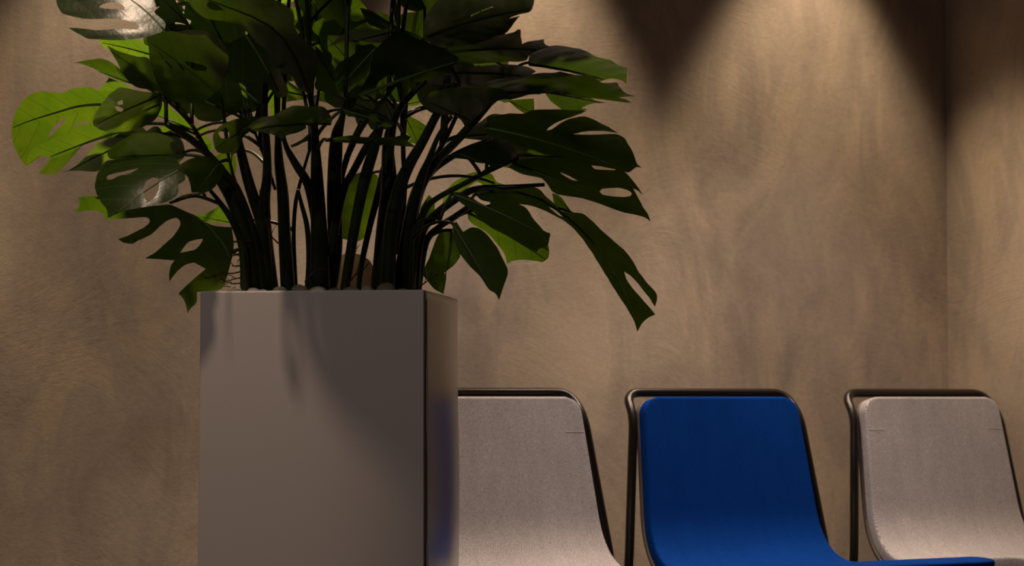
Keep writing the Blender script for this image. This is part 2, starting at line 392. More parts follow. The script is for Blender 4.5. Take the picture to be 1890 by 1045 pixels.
# ------------------------------------------------------------------ monstera
# blade data in metres: base point, midrib direction, side direction, length, side curl, end droop,
# outline (1/10 mm, along/across the midrib), holes, traced midrib
LEAVES = [
 ([-0.7646,4.3,1.3661],[-0.9704,0.1527,-0.1873],[-0.2313,-0.3614,0.9033],0.1964,1.5,0.6,[-127,185,-135,239,-124,274,-66,311,-34,324,1,331,76,333,108,342,134,358,176,405,202,425,236,440,317,464,367,473,428,478,571,484,633,482,686,475,772,453,815,450,858,457,942,490,984,507,1040,525,1150,562,1202,575,1249,580,1336,578,1384,569,1438,549,1556,492,1610,458,1658,419,1742,331,1784,287,1817,238,1883,140,1911,92,1933,46,1967,-46,1980,-95,1989,-147,1999,-256,1999,-310,1993,-362,1973,-465,1962,-517,1941,-575,1874,-747,1778,-726,1741,-714,1700,-697,1610,-654,1567,-637,1528,-624,1456,-607,1424,-608,1395,-620,1318,-682,1385,-729,1408,-745,1475,-792,1674,-932,1555,-977,1515,-992,1470,-999,1381,-1013,1336,-1009,1290,-992,1196,-936,1149,-908,1090,-868,970,-788,910,-747,865,-718,775,-659,730,-629,643,-587,469,-502,381,-459,317,-411,188,-314,131,-262,81,-206,-6,-87,-44,-24,-75,43],[[1321,-305,1297,-265,1279,-246,1252,-223,1180,-165,1143,-136,1105,-114,1030,-68,995,-53,963,-44,877,-39,941,-96,962,-115,1001,-140,1079,-191,1117,-217,1156,-243,1233,-296,1263,-312,1284,-318],[830,-219,737,-187,701,-181,662,-179,576,-185,537,-191,504,-200,420,-236,496,-239,522,-240,559,-237,633,-231,670,-228,710,-226]],[-26,-22,124,70,413,117,660,132,917,114,1171,97,1423,81,1676,55,1919,17]),
 ([-0.7102,4.15,1.3054],[-0.9241,0.2444,-0.2937],[-0.3817,-0.5563,0.7381],0.2045,1.5,0.6,[1998,46,1938,137,1913,167,1884,195,1815,251,1777,273,1735,290,1646,313,1597,321,1544,323,1430,321,1373,320,1339,323,1272,329,1238,332,1192,334,1100,337,1054,339,994,353,874,384,821,394,776,398,699,395,661,387,623,370,546,323,507,299,483,274,432,224,399,206,358,195,258,186,208,182,139,189,-69,213,-36,7,223,-72,299,-85,366,-83,481,-55,538,-40,573,-33,644,-20,680,-13,711,-11,774,-8,807,-9,841,-12,913,-26,949,-32,1006,-41,1118,-57,1174,-65,1232,-65,1348,-64,1399,-60,1444,-53,1523,-31,1560,-13,1595,13,1660,81,1696,101,1736,106,1821,90,1864,81,1898,72],[[1092,316,982,342,947,345,916,343,860,328,839,320,826,310,811,276,870,268,893,267,920,268,980,276,1007,281,1031,288]],[]),
 ([-0.7047,4.2,1.2905],[-0.8824,0.3158,-0.3488],[-0.4504,-0.7813,0.432],0.1583,1.5,0.6,[1542,59,1429,24,1389,17,1346,17,1253,27,1207,33,1150,53,1036,94,978,116,920,138,804,183,745,207,698,234,602,291,557,311,517,322,445,325,409,328,367,319,282,301,240,286,199,262,117,201,81,167,50,129,-32,7,240,-175,329,-210,416,-218,589,-185,663,-182,723,-195,819,-251,866,-279,906,-295,987,-329,1031,-325,1079,-300,1182,-207,1232,-159,1277,-122,1364,-48,1408,-10,1441,7],[],[]),
 ([-0.6312,4.05,1.3539],[-0.8205,-0.3749,-0.4316],[0.117,-0.8491,0.5152],0.1334,1.5,0.6,[1333,5,1351,72,1349,135,1309,257,1286,313,1259,364,1198,456,1168,503,1132,553,1063,656,1032,697,1005,723,957,749,933,762,910,782,865,824,831,818,785,783,674,668,620,614,546,535,401,392,331,325,236,254,-42,63,-36,-221,-21,-302,4,-373,76,-496,122,-541,177,-570,306,-598,370,-611,433,-609,559,-604,631,-590,714,-565,898,-491,979,-446,1049,-391,1167,-266,1219,-201,1262,-134],[[844,348,742,333,727,187,829,239],[905,237,848,210,827,192,803,164,728,58,743,-12,817,43,839,69,858,104]],[]),
 ([-0.6907,4.1,1.384],[-0.9449,0.0,0.3274],[0.1905,-0.8132,0.5499],0.1097,1.5,0.6,[1087,35,973,115,935,143,897,168,821,221,782,248,739,275,652,331,611,352,574,365,505,378,474,379,446,374,396,354,371,344,341,326,281,289,250,271,220,243,157,186,126,159,92,126,-12,30,66,-55,99,-72,138,-78,230,-68,275,-63,336,-55,457,-36,517,-26,567,-11,667,21,717,38,761,43,850,53,894,59,913,60,952,62,972,63,1000,56],[],[]),
 ([-0.7515,4.45,1.4156],[-0.9999,0.0,-0.0162],[-0.0128,-0.6143,0.7889],0.0632,1.5,0.6,[630,6,526,117,491,154,460,195,369,321,270,263,236,244,208,225,152,188,123,169,85,151,7,114,-18,91,-28,61,-20,-10,-3,-40,27,-63,112,-97,151,-102,184,-96,241,-60,270,-48,300,-41,361,-39,391,-33,420,-20,477,17,503,27,526,28,568,12,586,7,600,4],[],[]),
 ([-0.6228,4.05,1.3612],[-0.7232,-0.3854,0.5731],[0.6274,-0.7134,0.312],0.1297,1.5,0.6,[1309,52,1177,83,1134,95,1083,122,982,179,931,209,895,242,822,312,786,347,762,389,714,475,687,503,654,511,581,495,540,475,494,442,394,355,339,323,278,302,145,283,92,252,52,196,-26,-29,160,-182,223,-230,260,-263,336,-326,376,-347,420,-359,512,-362,561,-357,612,-345,720,-308,771,-284,819,-256,908,-191,953,-157,997,-132,1086,-82,1131,-56,1175,-30],[],[]),
 ([-0.6892,4.4,1.4778],[-0.8917,0.3554,0.2803],[-0.191,-0.8568,0.4789],0.1407,1.5,0.6,[1348,78,1331,-81,1317,-127,1295,-165,1236,-230,1201,-252,1161,-266,1068,-274,1014,-287,950,-311,803,-374,722,-388,633,-383,440,-336,346,-298,255,-247,-18,-40,-50,261,-56,348,-52,413,-15,493,17,519,65,530,191,526,282,504,406,462,694,361,833,319,908,284,1055,218,1127,188,1184,159],[],[]),
 ([-0.6159,4.0,1.4633],[-0.7468,0.2129,0.6301],[-0.6645,-0.2763,-0.6943],0.1409,0.7,0.3,[1983,693,1976,734,1955,771,1887,837,1847,866,1802,890,1701,929,1654,937,1610,933,1529,901,1488,885,1430,858,1313,803,1254,776,1208,743,1117,677,1071,644,1030,607,948,532,907,495,869,467,794,412,756,385,723,366,656,328,623,309,595,298,539,276,511,265,488,259,443,246,423,243,405,244,360,255,355,303,361,319,375,336,418,371,439,389,462,402,507,428,531,446,558,468,614,522,642,549,675,581,741,646,774,678,808,709,877,771,908,797,937,816,988,843,1014,856,1063,886,1161,946,1210,975,1243,999,1343,1068,1222,1059,1182,1056,1142,1049,1062,1037,1023,1031,994,1026,936,1018,900,1005,857,980,756,910,706,875,664,846,580,786,539,756,492,718,400,641,354,603,333,578,292,529,272,504,232,453,155,349,116,298,84,227,20,84,6,24,12,-23,57,-95,95,-119,150,-130,291,-128,345,-131,380,-139,435,-174,401,-295,490,-344,520,-361,564,-379,653,-415,721,-411,816,-382,1054,-280,1180,-208,1315,-110,1603,126,1720,231,1803,321,1909,478,1948,545,1970,601],[[1203,437,1194,368,1187,345,1175,322,1143,276,1123,254,1101,233,1050,193,1025,176,1001,163,955,144,931,138,907,137,831,144,842,181,855,199,880,224,950,285,985,315,1015,337,1076,381,1104,398,1130,411]],[4,-2,384,-47,727,-50,1115,-19,1379,-18]),
 ([-0.5915,4.15,1.4954],[-0.5879,-0.5691,0.5749],[0.7943,-0.5407,0.277],0.0879,1.5,0.6,[610,-326,622,-297,629,-266,638,-199,652,-171,676,-147,742,-111,777,-87,813,-56,927,54,778,337,601,205,541,171,478,148,350,120,286,106,211,80,-11,5,128,-96,169,-135,204,-180,265,-280,297,-321,329,-351,394,-395,427,-409,461,-414,530,-408,559,-398,580,-379],[],[]),
 ([-0.356,3.95,1.3476],[-0.6021,-0.6476,0.467],[0.776,-0.6123,0.1514],0.3088,1.2,0.5,[46,75,45,38,58,4,109,-57,161,-64,241,-43,455,48,534,65,579,48,610,-49,636,-80,673,-91,767,-80,832,-60,917,-23,1124,84,1212,119,1280,133,1383,119,1440,119,1503,128,1639,161,1708,178,1791,184,1957,199,2029,190,2088,162,2184,72,2234,28,2277,-21,2367,-116,2421,-144,2483,-153,2622,-132,2693,-121,2803,-79,3028,11,3123,74,3198,159,3319,369,3344,497,3329,650,3252,1033,3204,1224,3132,1400,2965,1747,2894,1895,2815,1983,2626,2038,2526,2030,2420,1981,2210,1825,2102,1731,1990,1616,1774,1370,1674,1275,1578,1205,1389,1104,1305,1078,1232,1078,1104,1122,1040,1124,974,1105,843,1029,768,972,684,895,503,711,416,615,331,512,168,301,110,218,76,158],[[2711,193,2739,215,2762,247,2824,370,2725,398,2685,399,2637,392,2471,350,2506,235,2523,205,2543,185,2593,162,2620,158,2649,164]],[54,54,652,380,1123,573,1512,698,1980,710,2405,587,2802,423,3225,327]),
 ([-0.3406,4.02,1.4452],[-0.5315,0.0,0.847],[0.7283,-0.5105,0.457],0.0559,1.5,0.6,[511,-281,545,-168,553,-131,556,-96,557,5,414,-29,368,-33,326,-30,248,-11,209,-1,153,0,-14,5,71,-102,104,-134,144,-162,236,-210,286,-231,339,-246],[],[]),
 ([-0.3074,4.1,1.5516],[0.0681,0.0,-0.9977],[-0.8934,0.445,-0.061],0.0732,1.5,0.6,[232,561,179,579,134,589,57,593,25,579,0,548,-36,454,-42,376,-35,262,28,-188,169,-184,214,-179,257,-169,338,-140,379,-126,420,-115,544,-83,591,-215,600,-258,599,-300,583,-381,583,-414,591,-439,642,-489,668,-382,677,-347,697,-283,736,-157,742,-103,732,-57,686,17,663,54,653,65,634,85,625,96,590,126,520,187,499,217,493,248,509,312,506,345,491,378,439,447,403,479,353,508],[],[]),
 ([-0.163,4.05,1.4508],[-0.839,0.2251,0.4954],[0.1147,-0.8168,0.5654],0.1333,1.5,0.6,[1307,51,1118,111,1057,120,1000,117,889,90,834,77,756,65,599,43,520,34,390,60,-7,153,62,-178,266,-206,327,-200,379,-179,467,-105,514,-88,564,-94,669,-147,722,-173,765,-185,850,-210,893,-222,936,-228,1022,-239,1061,-238,1094,-229,1152,-197,1182,-168,1213,-125],[],[]),
 ([-0.2051,4.0,1.4614],[-0.9188,0.362,-0.1577],[-0.3928,-0.8781,0.2733],0.1381,1.5,0.6,[1341,78,1121,202,1046,248,966,293,803,391,721,428,639,450,478,467,410,453,357,413,275,292,232,235,175,205,60,150,18,123,-6,97,-29,19,216,-170,288,-212,350,-234,459,-246,509,-237,555,-211,638,-129,679,-87,715,-56,786,8,821,40,865,56,951,90,1008,98,1082,98],[],[]),
 ([-0.2417,4.0,1.4319],[-0.6754,0.0,-0.7375],[-0.4386,-0.8039,0.4017],0.1001,1.5,0.6,[410,298,343,281,297,296,213,427,146,297,121,259,90,226,23,169,0,135,-10,95,-7,-38,143,-69,192,-95,238,-138,327,-256,386,-292,460,-303,637,-282,726,-270,801,-258,1027,-220,1023,-42,1012,21,990,88,926,232,887,292,837,338,722,405,656,413,580,391],[],[]),
 ([-0.1567,4.05,1.5145],[-0.9731,0.0,0.2306],[0.1789,-0.6308,0.755],0.0487,1.5,0.6,[490,24,432,-75,409,-100,382,-118,321,-140,288,-148,252,-154,175,-158,140,-154,110,-144,58,-111,37,-93,21,-75,-1,-36,-7,-17,-5,2,11,41,24,61,41,82,86,124,120,141,167,152,283,165,334,158,378,134],[],[]),
 ([-0.1516,3.95,1.4441],[0.686,-0.722,0.0906],[0.7141,0.6441,-0.2741],0.277,1.0,0.4,[3524,-731,3456,-635,3364,-538,3151,-352,3054,-267,2960,-191,2787,-51,2717,0,2665,34,2588,71,2541,85,2486,95,2360,104,2297,108,2250,116,2157,131,2112,141,2070,152,1949,193,2266,151,2054,270,1985,307,1919,346,1788,422,1724,459,1658,494,1532,559,1463,583,1385,600,1218,615,1136,621,1016,610,779,582,663,566,497,533,175,457,61,405,-3,340,-40,186,-12,87,72,-39,352,-351,531,-501,745,-639,1264,-915,1524,-1036,1766,-1120,2226,-1234,2456,-1283,2677,-1315,3112,-1359,3295,-1352,3425,-1300,3593,-1115,3638,-1025,3629,-928],[[888,-177,1088,-187,1156,-192,1239,-196,1409,-206,1496,-213,1624,-234,1886,-283,1984,-302,2038,-309,2085,-297,1861,-254,1789,-241,1675,-221,1452,-185,1343,-170,1252,-158,1071,-139,1003,-136,958,-142],[336,194,491,181,543,176,616,176,764,175,839,173,860,179,922,195,629,227,547,229,483,225]],[]),
 ([-0.1278,4.0,1.4245],[0.8892,-0.4571,-0.0208],[0.4211,0.8354,-0.3532],0.2188,1.5,0.6,[1519,-583,1685,-689,1741,-732,1859,-829,1921,-883,2007,-977,2549,-1746,1996,-744,1929,-609,1878,-501,1753,-222,1898,-343,1950,-383,2007,-422,2127,-499,2191,-543,2247,-577,2422,-695,2294,-422,2277,-363,2280,-328,2346,-280,2154,-137,2092,-95,1999,-29,1819,90,1742,151,1677,218,1572,357,1502,407,1412,436,1196,455,1089,461,932,464,625,456,474,446,359,414,135,342,59,286,25,209,44,-93,284,-155,365,-179,535,-210,885,-293,1067,-347,1212,-416],[],[]),
 ([0.0316,4.2,1.4351],[0.8767,0.469,-0.1069],[-0.4626,0.761,-0.4549],0.2132,1.5,0.6,[-74,-105,-91,-142,-109,-184,-147,-282,-150,-328,-136,-372,-78,-455,-49,-498,-22,-537,32,-616,59,-649,88,-672,149,-701,178,-717,243,-719,372,-727,435,-733,489,-735,596,-742,649,-746,703,-739,810,-727,860,-716,905,-699,987,-656,1028,-642,1069,-638,1153,-647,1195,-651,1243,-654,1339,-661,1389,-656,1439,-642,1543,-599,1593,-585,1641,-579,1781,-582,1870,-407,1897,-351,1941,-276,2065,-62,1978,-111,1950,-122,1921,-127,1865,-129,1836,-129,1807,-121,1749,-106,1723,-93,1700,-75,1659,-28,1638,-5,1622,24,1587,83,1564,96,1536,92,1469,53,1433,35,1394,19,1312,-8,1271,-11,1231,-1,1152,37,1111,50,1067,56,976,54,928,47,876,36,768,2,710,-9,648,-13,515,-10,448,-10,395,-5,287,4,239,3,195,-1,118,-20,84,-24,54,-24,-22,-10],[],[]),
 ([-0.0514,4.0,1.3537],[0.9835,0.1807,-0.0105],[-0.1733,0.9233,-0.3428],0.2766,1.5,0.6,[236,170,311,194,373,203,498,217,562,208,628,183,764,98,831,53,898,39,1033,6,1100,-13,1174,-15,1323,-22,1397,-27,1535,-16,1809,-7,1944,-9,2042,-11,2237,-22,2333,-31,2393,-37,2511,-51,2571,-59,2593,-71,2662,-111,2574,-158,2543,-170,2509,-176,2404,-179,2506,-252,2540,-278,2574,-300,2677,-368,2586,-369,2555,-376,2523,-392,2456,-441,2425,-472,2396,-512,2341,-610,2312,-662,2292,-708,2251,-807,2226,-830,2199,-821,2138,-748,2105,-724,2070,-714,1996,-715,1958,-736,1920,-783,1841,-926,1801,-997,1760,-1063,1676,-1187,1637,-1226,1604,-1223,1546,-1159,1511,-1146,1470,-1152,1376,-1203,1329,-1232,1267,-1305,1132,-1503,1073,-1576,1041,-1544,1005,-1378,973,-1333,928,-1315,816,-1328,762,-1274,703,-1174,567,-941,494,-848,411,-801,242,-721,156,-687,99,-621,-18,-503,-50,-415,-52,-297,12,89],[],[]),
 ([0.0595,4.2,1.3809],[0.9153,0.3864,-0.1139],[-0.3814,0.7406,-0.5531],0.1294,1.5,0.6,[-7,-13,236,-41,316,-53,396,-53,554,-57,632,-60,706,-62,852,-69,912,-67,957,-60,1021,-36,1060,-29,1107,-28,1269,-40,1139,7,1095,22,1065,39,1006,73,977,97,950,127,869,236,1006,246,917,308,887,328,844,341,759,368,716,376,672,377,583,368,539,358,497,343,415,300,374,279,334,260,254,222,209,192,159,150],[],[]),
 ([-0.006,4.3,1.3767],[0.8971,0.0,-0.4418],[-0.3029,0.7279,-0.6152],0.0538,1.5,0.6,[-13,-8,419,-331,473,-191,491,-145,506,-91,553,68,432,104,386,108,333,105,215,82,156,71,113,51],[],[]),
 ([-0.0441,4.0,1.2935],[0.9628,0.0,-0.2703],[0.196,0.6887,0.698],0.2844,1.5,0.6,[-50,307,226,495,318,565,377,585,495,629,545,666,586,719,649,861,705,938,791,1021,1013,1213,1124,1325,1250,1419,1630,1806,1523,1466,1488,1373,1444,1270,1355,1087,1311,1004,1268,919,1183,763,1146,692,1117,627,1072,506,1056,458,1047,420,1037,338,1097,403,1119,442,1142,499,1193,656,1223,737,1260,820,1345,996,1388,1081,1434,1157,1527,1302,1569,1359,1606,1394,1670,1418,1704,1419,1742,1407,1823,1360,1864,1338,1915,1313,2019,1267,2071,1245,2124,1208,2283,1107,2077,1013,2009,984,1948,937,1828,848,1768,806,1730,765,1654,687,1616,649,1590,612,1509,503,1718,620,1787,662,1846,706,1965,799,2024,848,2084,896,2205,1000,2257,1035,2300,1047,2368,1030,2400,1004,2431,960,2488,842,2517,786,2545,732,2602,628,2631,579,2656,509,2708,376,2735,328,2764,299,2853,258,2773,238,2746,212,2718,165,2662,38,2633,-5,2602,-26,2537,-32,2504,-34,2471,-27,2403,-14,2369,-7,2332,-10,2257,-16,2219,-18,2192,-15,2136,-7,2085,-18,2009,-45,1809,-123,1710,-159,1559,-202,1259,-279,1109,-312,1003,-303,791,-282,685,-269,584,-282,383,-304,294,-297,218,-273,87,-190,37,-128,4,-41],[],[]),
 ([0.0064,4.05,1.234],[0.9137,0.0,-0.4064],[0.3136,0.6361,0.705],0.264,1.5,0.6,[-82,-131,-30,25,7,83,64,146,217,286,293,360,370,419,522,541,599,607,694,669,885,802,980,873,1082,925,1285,1039,1376,1084,1454,1111,1590,1132,1657,1145,1692,1146,1762,1149,1799,1143,1837,1128,1917,1084,1957,1062,2016,1009,2133,909,2192,861,2226,821,2328,708,2237,738,2209,744,2184,744,2115,732,2201,639,2229,610,2271,563,2354,472,2396,428,2434,399,2509,343,2543,314,2572,282,2646,183,2561,196,2527,193,2485,181,2390,142,2342,123,2291,98,2189,49,2138,25,2084,11,1976,-16,1922,-29,1857,-41,1727,-65,1661,-76,1587,-93,1439,-125,1364,-139,1305,-163,1185,-208,1126,-230,1081,-246,992,-277,951,-287,913,-291,845,-286,812,-275,779,-255,714,-196,681,-169,648,-147,580,-110,544,-100,506,-102,426,-123,385,-134,335,-146,234,-169,187,-175,144,-174,63,-162,23,-155,-3,-150],[[1584,206,1603,285,1621,314,1651,346,1735,418,1777,456,1805,478,1863,525,1893,544,1924,558,1989,579,2021,589,2048,590,2101,590,2119,584,2130,569,2135,526,2128,502,2111,474,2057,414,2030,384,1981,349,1884,280,1836,248,1791,225,1700,180,1664,169,1637,170],[793,242,893,244,926,245,961,241,1031,234,1065,231,1088,228,1155,218,1068,181,1035,175,998,175,916,187,882,195,855,205],[1256,820,1383,899,1426,926,1493,956,1695,1053,1673,1009,1643,976,1585,926,1424,800,1363,766,1322,760]],[]),
 ([-0.0652,4.1,1.1808],[0.7617,0.0,-0.6479],[0.5198,0.5969,0.6111],0.382,0.6,0.3,[-27,49,-33,191,-18,247,16,312,119,458,170,533,247,631,401,833,475,921,546,991,682,1100,748,1133,812,1138,934,1103,996,1086,1049,1083,1155,1077,1208,1074,1249,1064,1333,1046,1373,1055,1412,1086,1487,1186,1525,1236,1563,1279,1638,1365,1680,1396,1726,1412,1827,1420,1878,1424,1931,1424,2037,1423,2090,1423,2158,1426,2292,1434,2359,1438,2435,1446,2587,1464,2663,1473,2724,1462,2845,1439,2908,1420,2971,1391,3101,1319,3166,1283,3232,1265,3363,1230,3429,1213,3491,1206,3614,1193,3662,1178,3695,1152,3732,1082,3749,1046,3763,1007,3797,885,3674,931,3633,947,3568,963,3437,995,3372,1012,3309,1025,3183,1051,3127,1056,3078,1053,2951,1019,3062,918,3111,889,3175,867,3327,833,3404,817,3464,809,3584,793,3644,786,3706,776,3891,749,3843,613,3830,567,3821,519,3808,419,3806,367,3810,313,3835,143,3714,233,3663,263,3599,293,3450,352,3375,381,3305,404,3166,452,3096,476,2994,516,2790,600,2687,643,2590,678,2395,752,2297,790,2221,811,2068,854,1991,876,1933,885,1818,904,1760,913,1690,908,1551,898,1481,893,1397,863,1228,803,1144,774,1080,747,950,693,885,657,820,610,690,499,625,444,554,368,412,219,341,147,287,108,181,32,132,11,89,8],[[1099,914,1215,950,1256,958,1300,959,1439,950,1374,914,1339,907,1289,905]],[-5,45,235,431,587,759,959,943,1485,1023,1897,1031,2351,980,2765,861,3215,628,3531,412,3815,172]),
 ([0.1132,4.3,1.1637],[-0.7024,0.0,0.7118],[0.5875,-0.5646,0.5797],0.0507,1.5,0.6,[523,-4,462,45,438,57,410,64,347,70,312,69,272,63,187,43,144,34,104,27,-16,9,97,-101,142,-125,193,-137,308,-137,360,-127,405,-104],[],[]),
 ([-0.1045,4.0,1.1745],[0.8815,-0.2572,-0.3959],[0.4637,0.6294,0.6235],0.1944,1.5,0.6,[-30,20,49,77,91,87,152,87,306,72,382,65,430,54,525,32,572,22,623,6,774,-38,668,153,755,282,791,320,834,352,932,403,987,422,1049,433,1184,444,1247,432,1306,399,1414,300,1464,260,1511,228,1597,181,1640,159,1676,140,1748,101,1782,90,1813,88,1902,103,1984,-121,1993,-181,1982,-228,1927,-298,1909,-330,1902,-358,1911,-433,1763,-417,1714,-412,1634,-407,1473,-395,1392,-388,1306,-390,1132,-392,1044,-392,975,-380,837,-353,767,-338,699,-308,561,-245,491,-212,420,-194,275,-157,207,-131,145,-99],[],[]),
 ([-0.0808,4.2,1.1571],[0.8361,0.2796,-0.472],[-0.5442,0.5322,-0.6485],0.1788,1.5,0.6,[19,53,5,23,1,-12,9,-88,38,-122,94,-152,253,-206,332,-224,412,-233,571,-234,651,-235,753,-255,957,-296,1059,-318,1146,-344,1319,-398,1393,-406,1454,-392,1552,-323,1598,-283,1640,-234,1720,-124,1743,-73,1747,-26,1723,61,1709,91,1695,107,1665,115,1637,128,1595,151,1486,215,1431,247,1385,284,1294,357,1259,392,1236,425,1201,517,1083,405,1041,373,996,348,901,309,853,289,791,265,667,217,609,198,555,186,455,173,404,166,360,169,272,173,230,171,192,165,121,143,90,127,64,106],[],[]),
 ([-0.103,3.95,1.1164],[0.4873,-0.3007,-0.8198],[0.8713,0.2297,0.4336],0.1663,1.5,0.6,[87,-51,27,-20,-3,7,-11,75,225,81,208,218,212,259,226,293,274,352,306,377,347,397,446,428,501,440,563,448,698,458,765,464,818,460,924,452,977,448,1046,442,1184,430,1248,408,1306,366,1412,252,1464,195,1508,150,1638,18,1536,21,1504,15,1475,3,1421,-35,1380,-49,1323,-57,1180,-63,1112,-70,1049,-84,931,-120,871,-138,803,-147,666,-165,596,-173,534,-169,408,-159,338,-145,260,-120],[],[]),
 ([-0.1124,4.25,1.1269],[-0.1076,-0.3755,-0.9205],[0.903,0.3505,-0.2485],0.1331,1.5,0.6,[300,-295,194,-266,119,-232,24,-157,-6,-120,-16,-83,-2,-12,39,30,116,80,332,195,425,226,501,226,625,171,684,138,740,99,898,-35,936,10,974,19,1041,22,1311,16,1276,-132,1257,-178,1231,-220,1166,-298,1133,-336,1107,-369,1055,-435,1010,-450,945,-444,777,-395,692,-370,563,-346],[],[]),
 ([-0.0344,4.4,1.2292],[-0.9226,0.0,-0.3858],[-0.2947,-0.6454,0.7047],0.1046,1.5,0.6,[1084,41,1018,186,993,229,964,265,901,325,865,352,825,373,738,407,694,425,636,434,521,455,466,459,412,458,308,444,258,429,211,406,122,345,77,315,51,294,-2,254,-21,222,-32,178,-40,66,-54,18,-77,-21,-176,-115,-30,-68,19,-51,65,-29,159,16,195,41,218,68,242,128,256,152,272,170,308,195,332,200,362,196,435,173,471,161,510,141,588,102,628,83,652,76,701,62,727,58,757,59,820,67,854,63,891,52,970,16,1003,7,1028,9],[],[]),
 ([-0.2091,4.4,1.3644],[0.4258,0.0,-0.9048],[-0.8159,0.4323,-0.384],0.0685,1.5,0.6,[1,-2,82,-77,110,-102,143,-130,211,-186,244,-215,282,-241,357,-294,390,-313,417,-324,460,-330,479,-322,495,-299,523,-231,537,-198,551,-173,577,-124,594,-100,615,-76,686,-6,623,48,603,70,582,97,522,192,483,84,393,113,361,118,327,116,254,100,217,92,181,84,108,68,78,57,54,44],[],[]),
 ([-0.2067,4.35,1.3761],[0.6605,-0.75,0.0361],[0.6227,0.5203,-0.5845],0.0667,1.5,0.6,[-18,20,139,-112,206,-145,288,-166,482,-185,559,-179,615,-155,723,-32,491,44,420,62,354,73,232,80,176,78,124,68],[],[]),
 ([-0.0784,4.05,1.3095],[-0.7862,-0.5362,0.3073],[0.6177,-0.6652,0.4196],0.0932,1.5,0.6,[977,81,941,29,895,-16,788,-92,737,-122,689,-142,597,-169,556,-175,521,-173,461,-157,430,-143,397,-124,329,-77,291,-61,250,-56,162,-63,116,-75,68,-97,-78,-187,-79,-42,-79,7,-67,118,-36,351,-23,454,-16,539,-14,675,-20,752,-34,838,-81,1134,129,1243,207,1242,291,1199,479,1045,579,974,648,863,799,658,880,562,923,483,1015,333,1038,264,1034,200],[],[]),
 ([-0.0872,4.15,1.2927],[0.9325,0.3526,0.0778],[-0.25,0.786,-0.5654],0.1418,1.5,0.6,[-42,-164,-30,-225,3,-270,106,-329,155,-377,201,-445,283,-625,339,-682,415,-698,600,-656,692,-638,767,-630,989,-614,870,-290,1132,-230,1218,-212,1278,-194,1454,-144,1360,5,1311,45,1243,76,1073,121,987,141,914,141,767,140,694,138,630,143,504,149,440,152,324,131,-27,58],[],[]),
 ([-0.0917,4.05,1.2492],[0.7165,-0.5925,-0.3681],[0.1864,0.6712,-0.7175],0.0844,1.5,0.6,[-386,211,-165,60,-88,7,9,-55,212,-185,318,-255,415,-329,623,-487,735,-566,852,-642,1105,-795,1243,-882,1433,-984,1885,-1258,2061,-1358,2115,-1353,2002,-1152,1965,-1068,1916,-985,1835,-835,1774,-754,1688,-668,1484,-495,1391,-417,1310,-347,1156,-215,1089,-161,1028,-117,919,-46,865,-24,811,-17,705,-29,656,-28,611,-18,529,15,487,30,444,42,356,61,312,70,264,72,170,76,96,90,-8,115],[],[]),
 ([-0.3174,3.95,1.2923],[-0.7876,-0.6058,-0.1126],[0.521,-0.7524,0.4031],0.1651,1.5,0.6,[1824,511,1813,594,1757,616,1566,555,1501,559,1466,596,1458,739,1463,822,1446,886,1430,1035,1375,1048,1265,988,993,804,874,736,776,717,588,689,483,632,368,531,145,281,68,187,21,112,-45,-61,58,-29,115,-20,199,-15,526,8,400,-157,459,-266,491,-298,534,-326,645,-374,682,-405,697,-445,689,-582,814,-442,870,-396,945,-351,1126,-259,1219,-208,1293,-178,1442,-112,1515,-70,1583,-19,1791,176],[],[]),
 ([-0.4428,3.95,1.2956],[-0.4808,-0.762,-0.4338],[0.0699,-0.5265,0.8473],0.1312,1.5,0.6,[1477,250,1485,310,1461,351,1358,397,1279,404,1168,394,901,349,749,315,575,266,22,101,-4,-56,11,-91,50,-108,171,-109,233,-109,288,-115,399,-127,447,-147,486,-183,551,-281,603,-309,677,-314,864,-280,952,-257,1033,-228,1182,-159,1244,-123,1289,-87,1352,-13,1382,36,1413,99],[[1296,281,1049,287,959,203,934,173,915,141,888,73,886,48,895,34,935,25,967,31,1012,47,1126,100,1174,131,1211,165]],[]),
 ([-0.3243,3.95,1.2635],[0.9478,-0.2961,-0.1181],[0.2197,0.8752,-0.431],0.1688,1.5,0.6,[9,-65,149,-98,196,-110,284,-143,463,-216,541,-240,604,-247,703,-232,754,-225,826,-233,971,-251,1045,-262,1137,-288,1324,-351,1419,-386,1481,-430,1609,-526,1660,-554,1694,-557,1754,-497,1626,-290,1746,-130,1435,-67,1333,-51,1238,-31,1052,4,960,18,887,27,742,41,671,46,595,52,444,57,370,59,314,57,202,53,147,50,106,41,-16,14],[],[]),
 ([-0.2975,3.98,1.3197],[0.9019,-0.297,-0.3136],[0.086,0.8349,-0.5436],0.101,1.5,0.6,[-5,-58,171,-118,230,-139,286,-147,401,-165,458,-175,514,-174,626,-175,679,-170,727,-158,815,-123,861,-113,908,-112,1054,-130,1006,-7,978,29,938,62,835,118,791,134,756,137,702,119,675,110,620,98,511,72,449,70,379,79,225,117,162,123,114,117,46,81,22,59,8,33],[],[]),
 ([-0.3703,4.2,1.2968],[-0.9192,0.0,-0.3937],[-0.2632,-0.7436,0.6146],0.0442,1.5,0.6,[434,25,387,16,363,16,327,18,239,29,194,35,156,50,79,83,48,89,25,84,-23,39,25,-37,48,-53,77,-58,149,-50,185,-48,220,-50,289,-59,322,-61,351,-60,431,-46],[],[]),
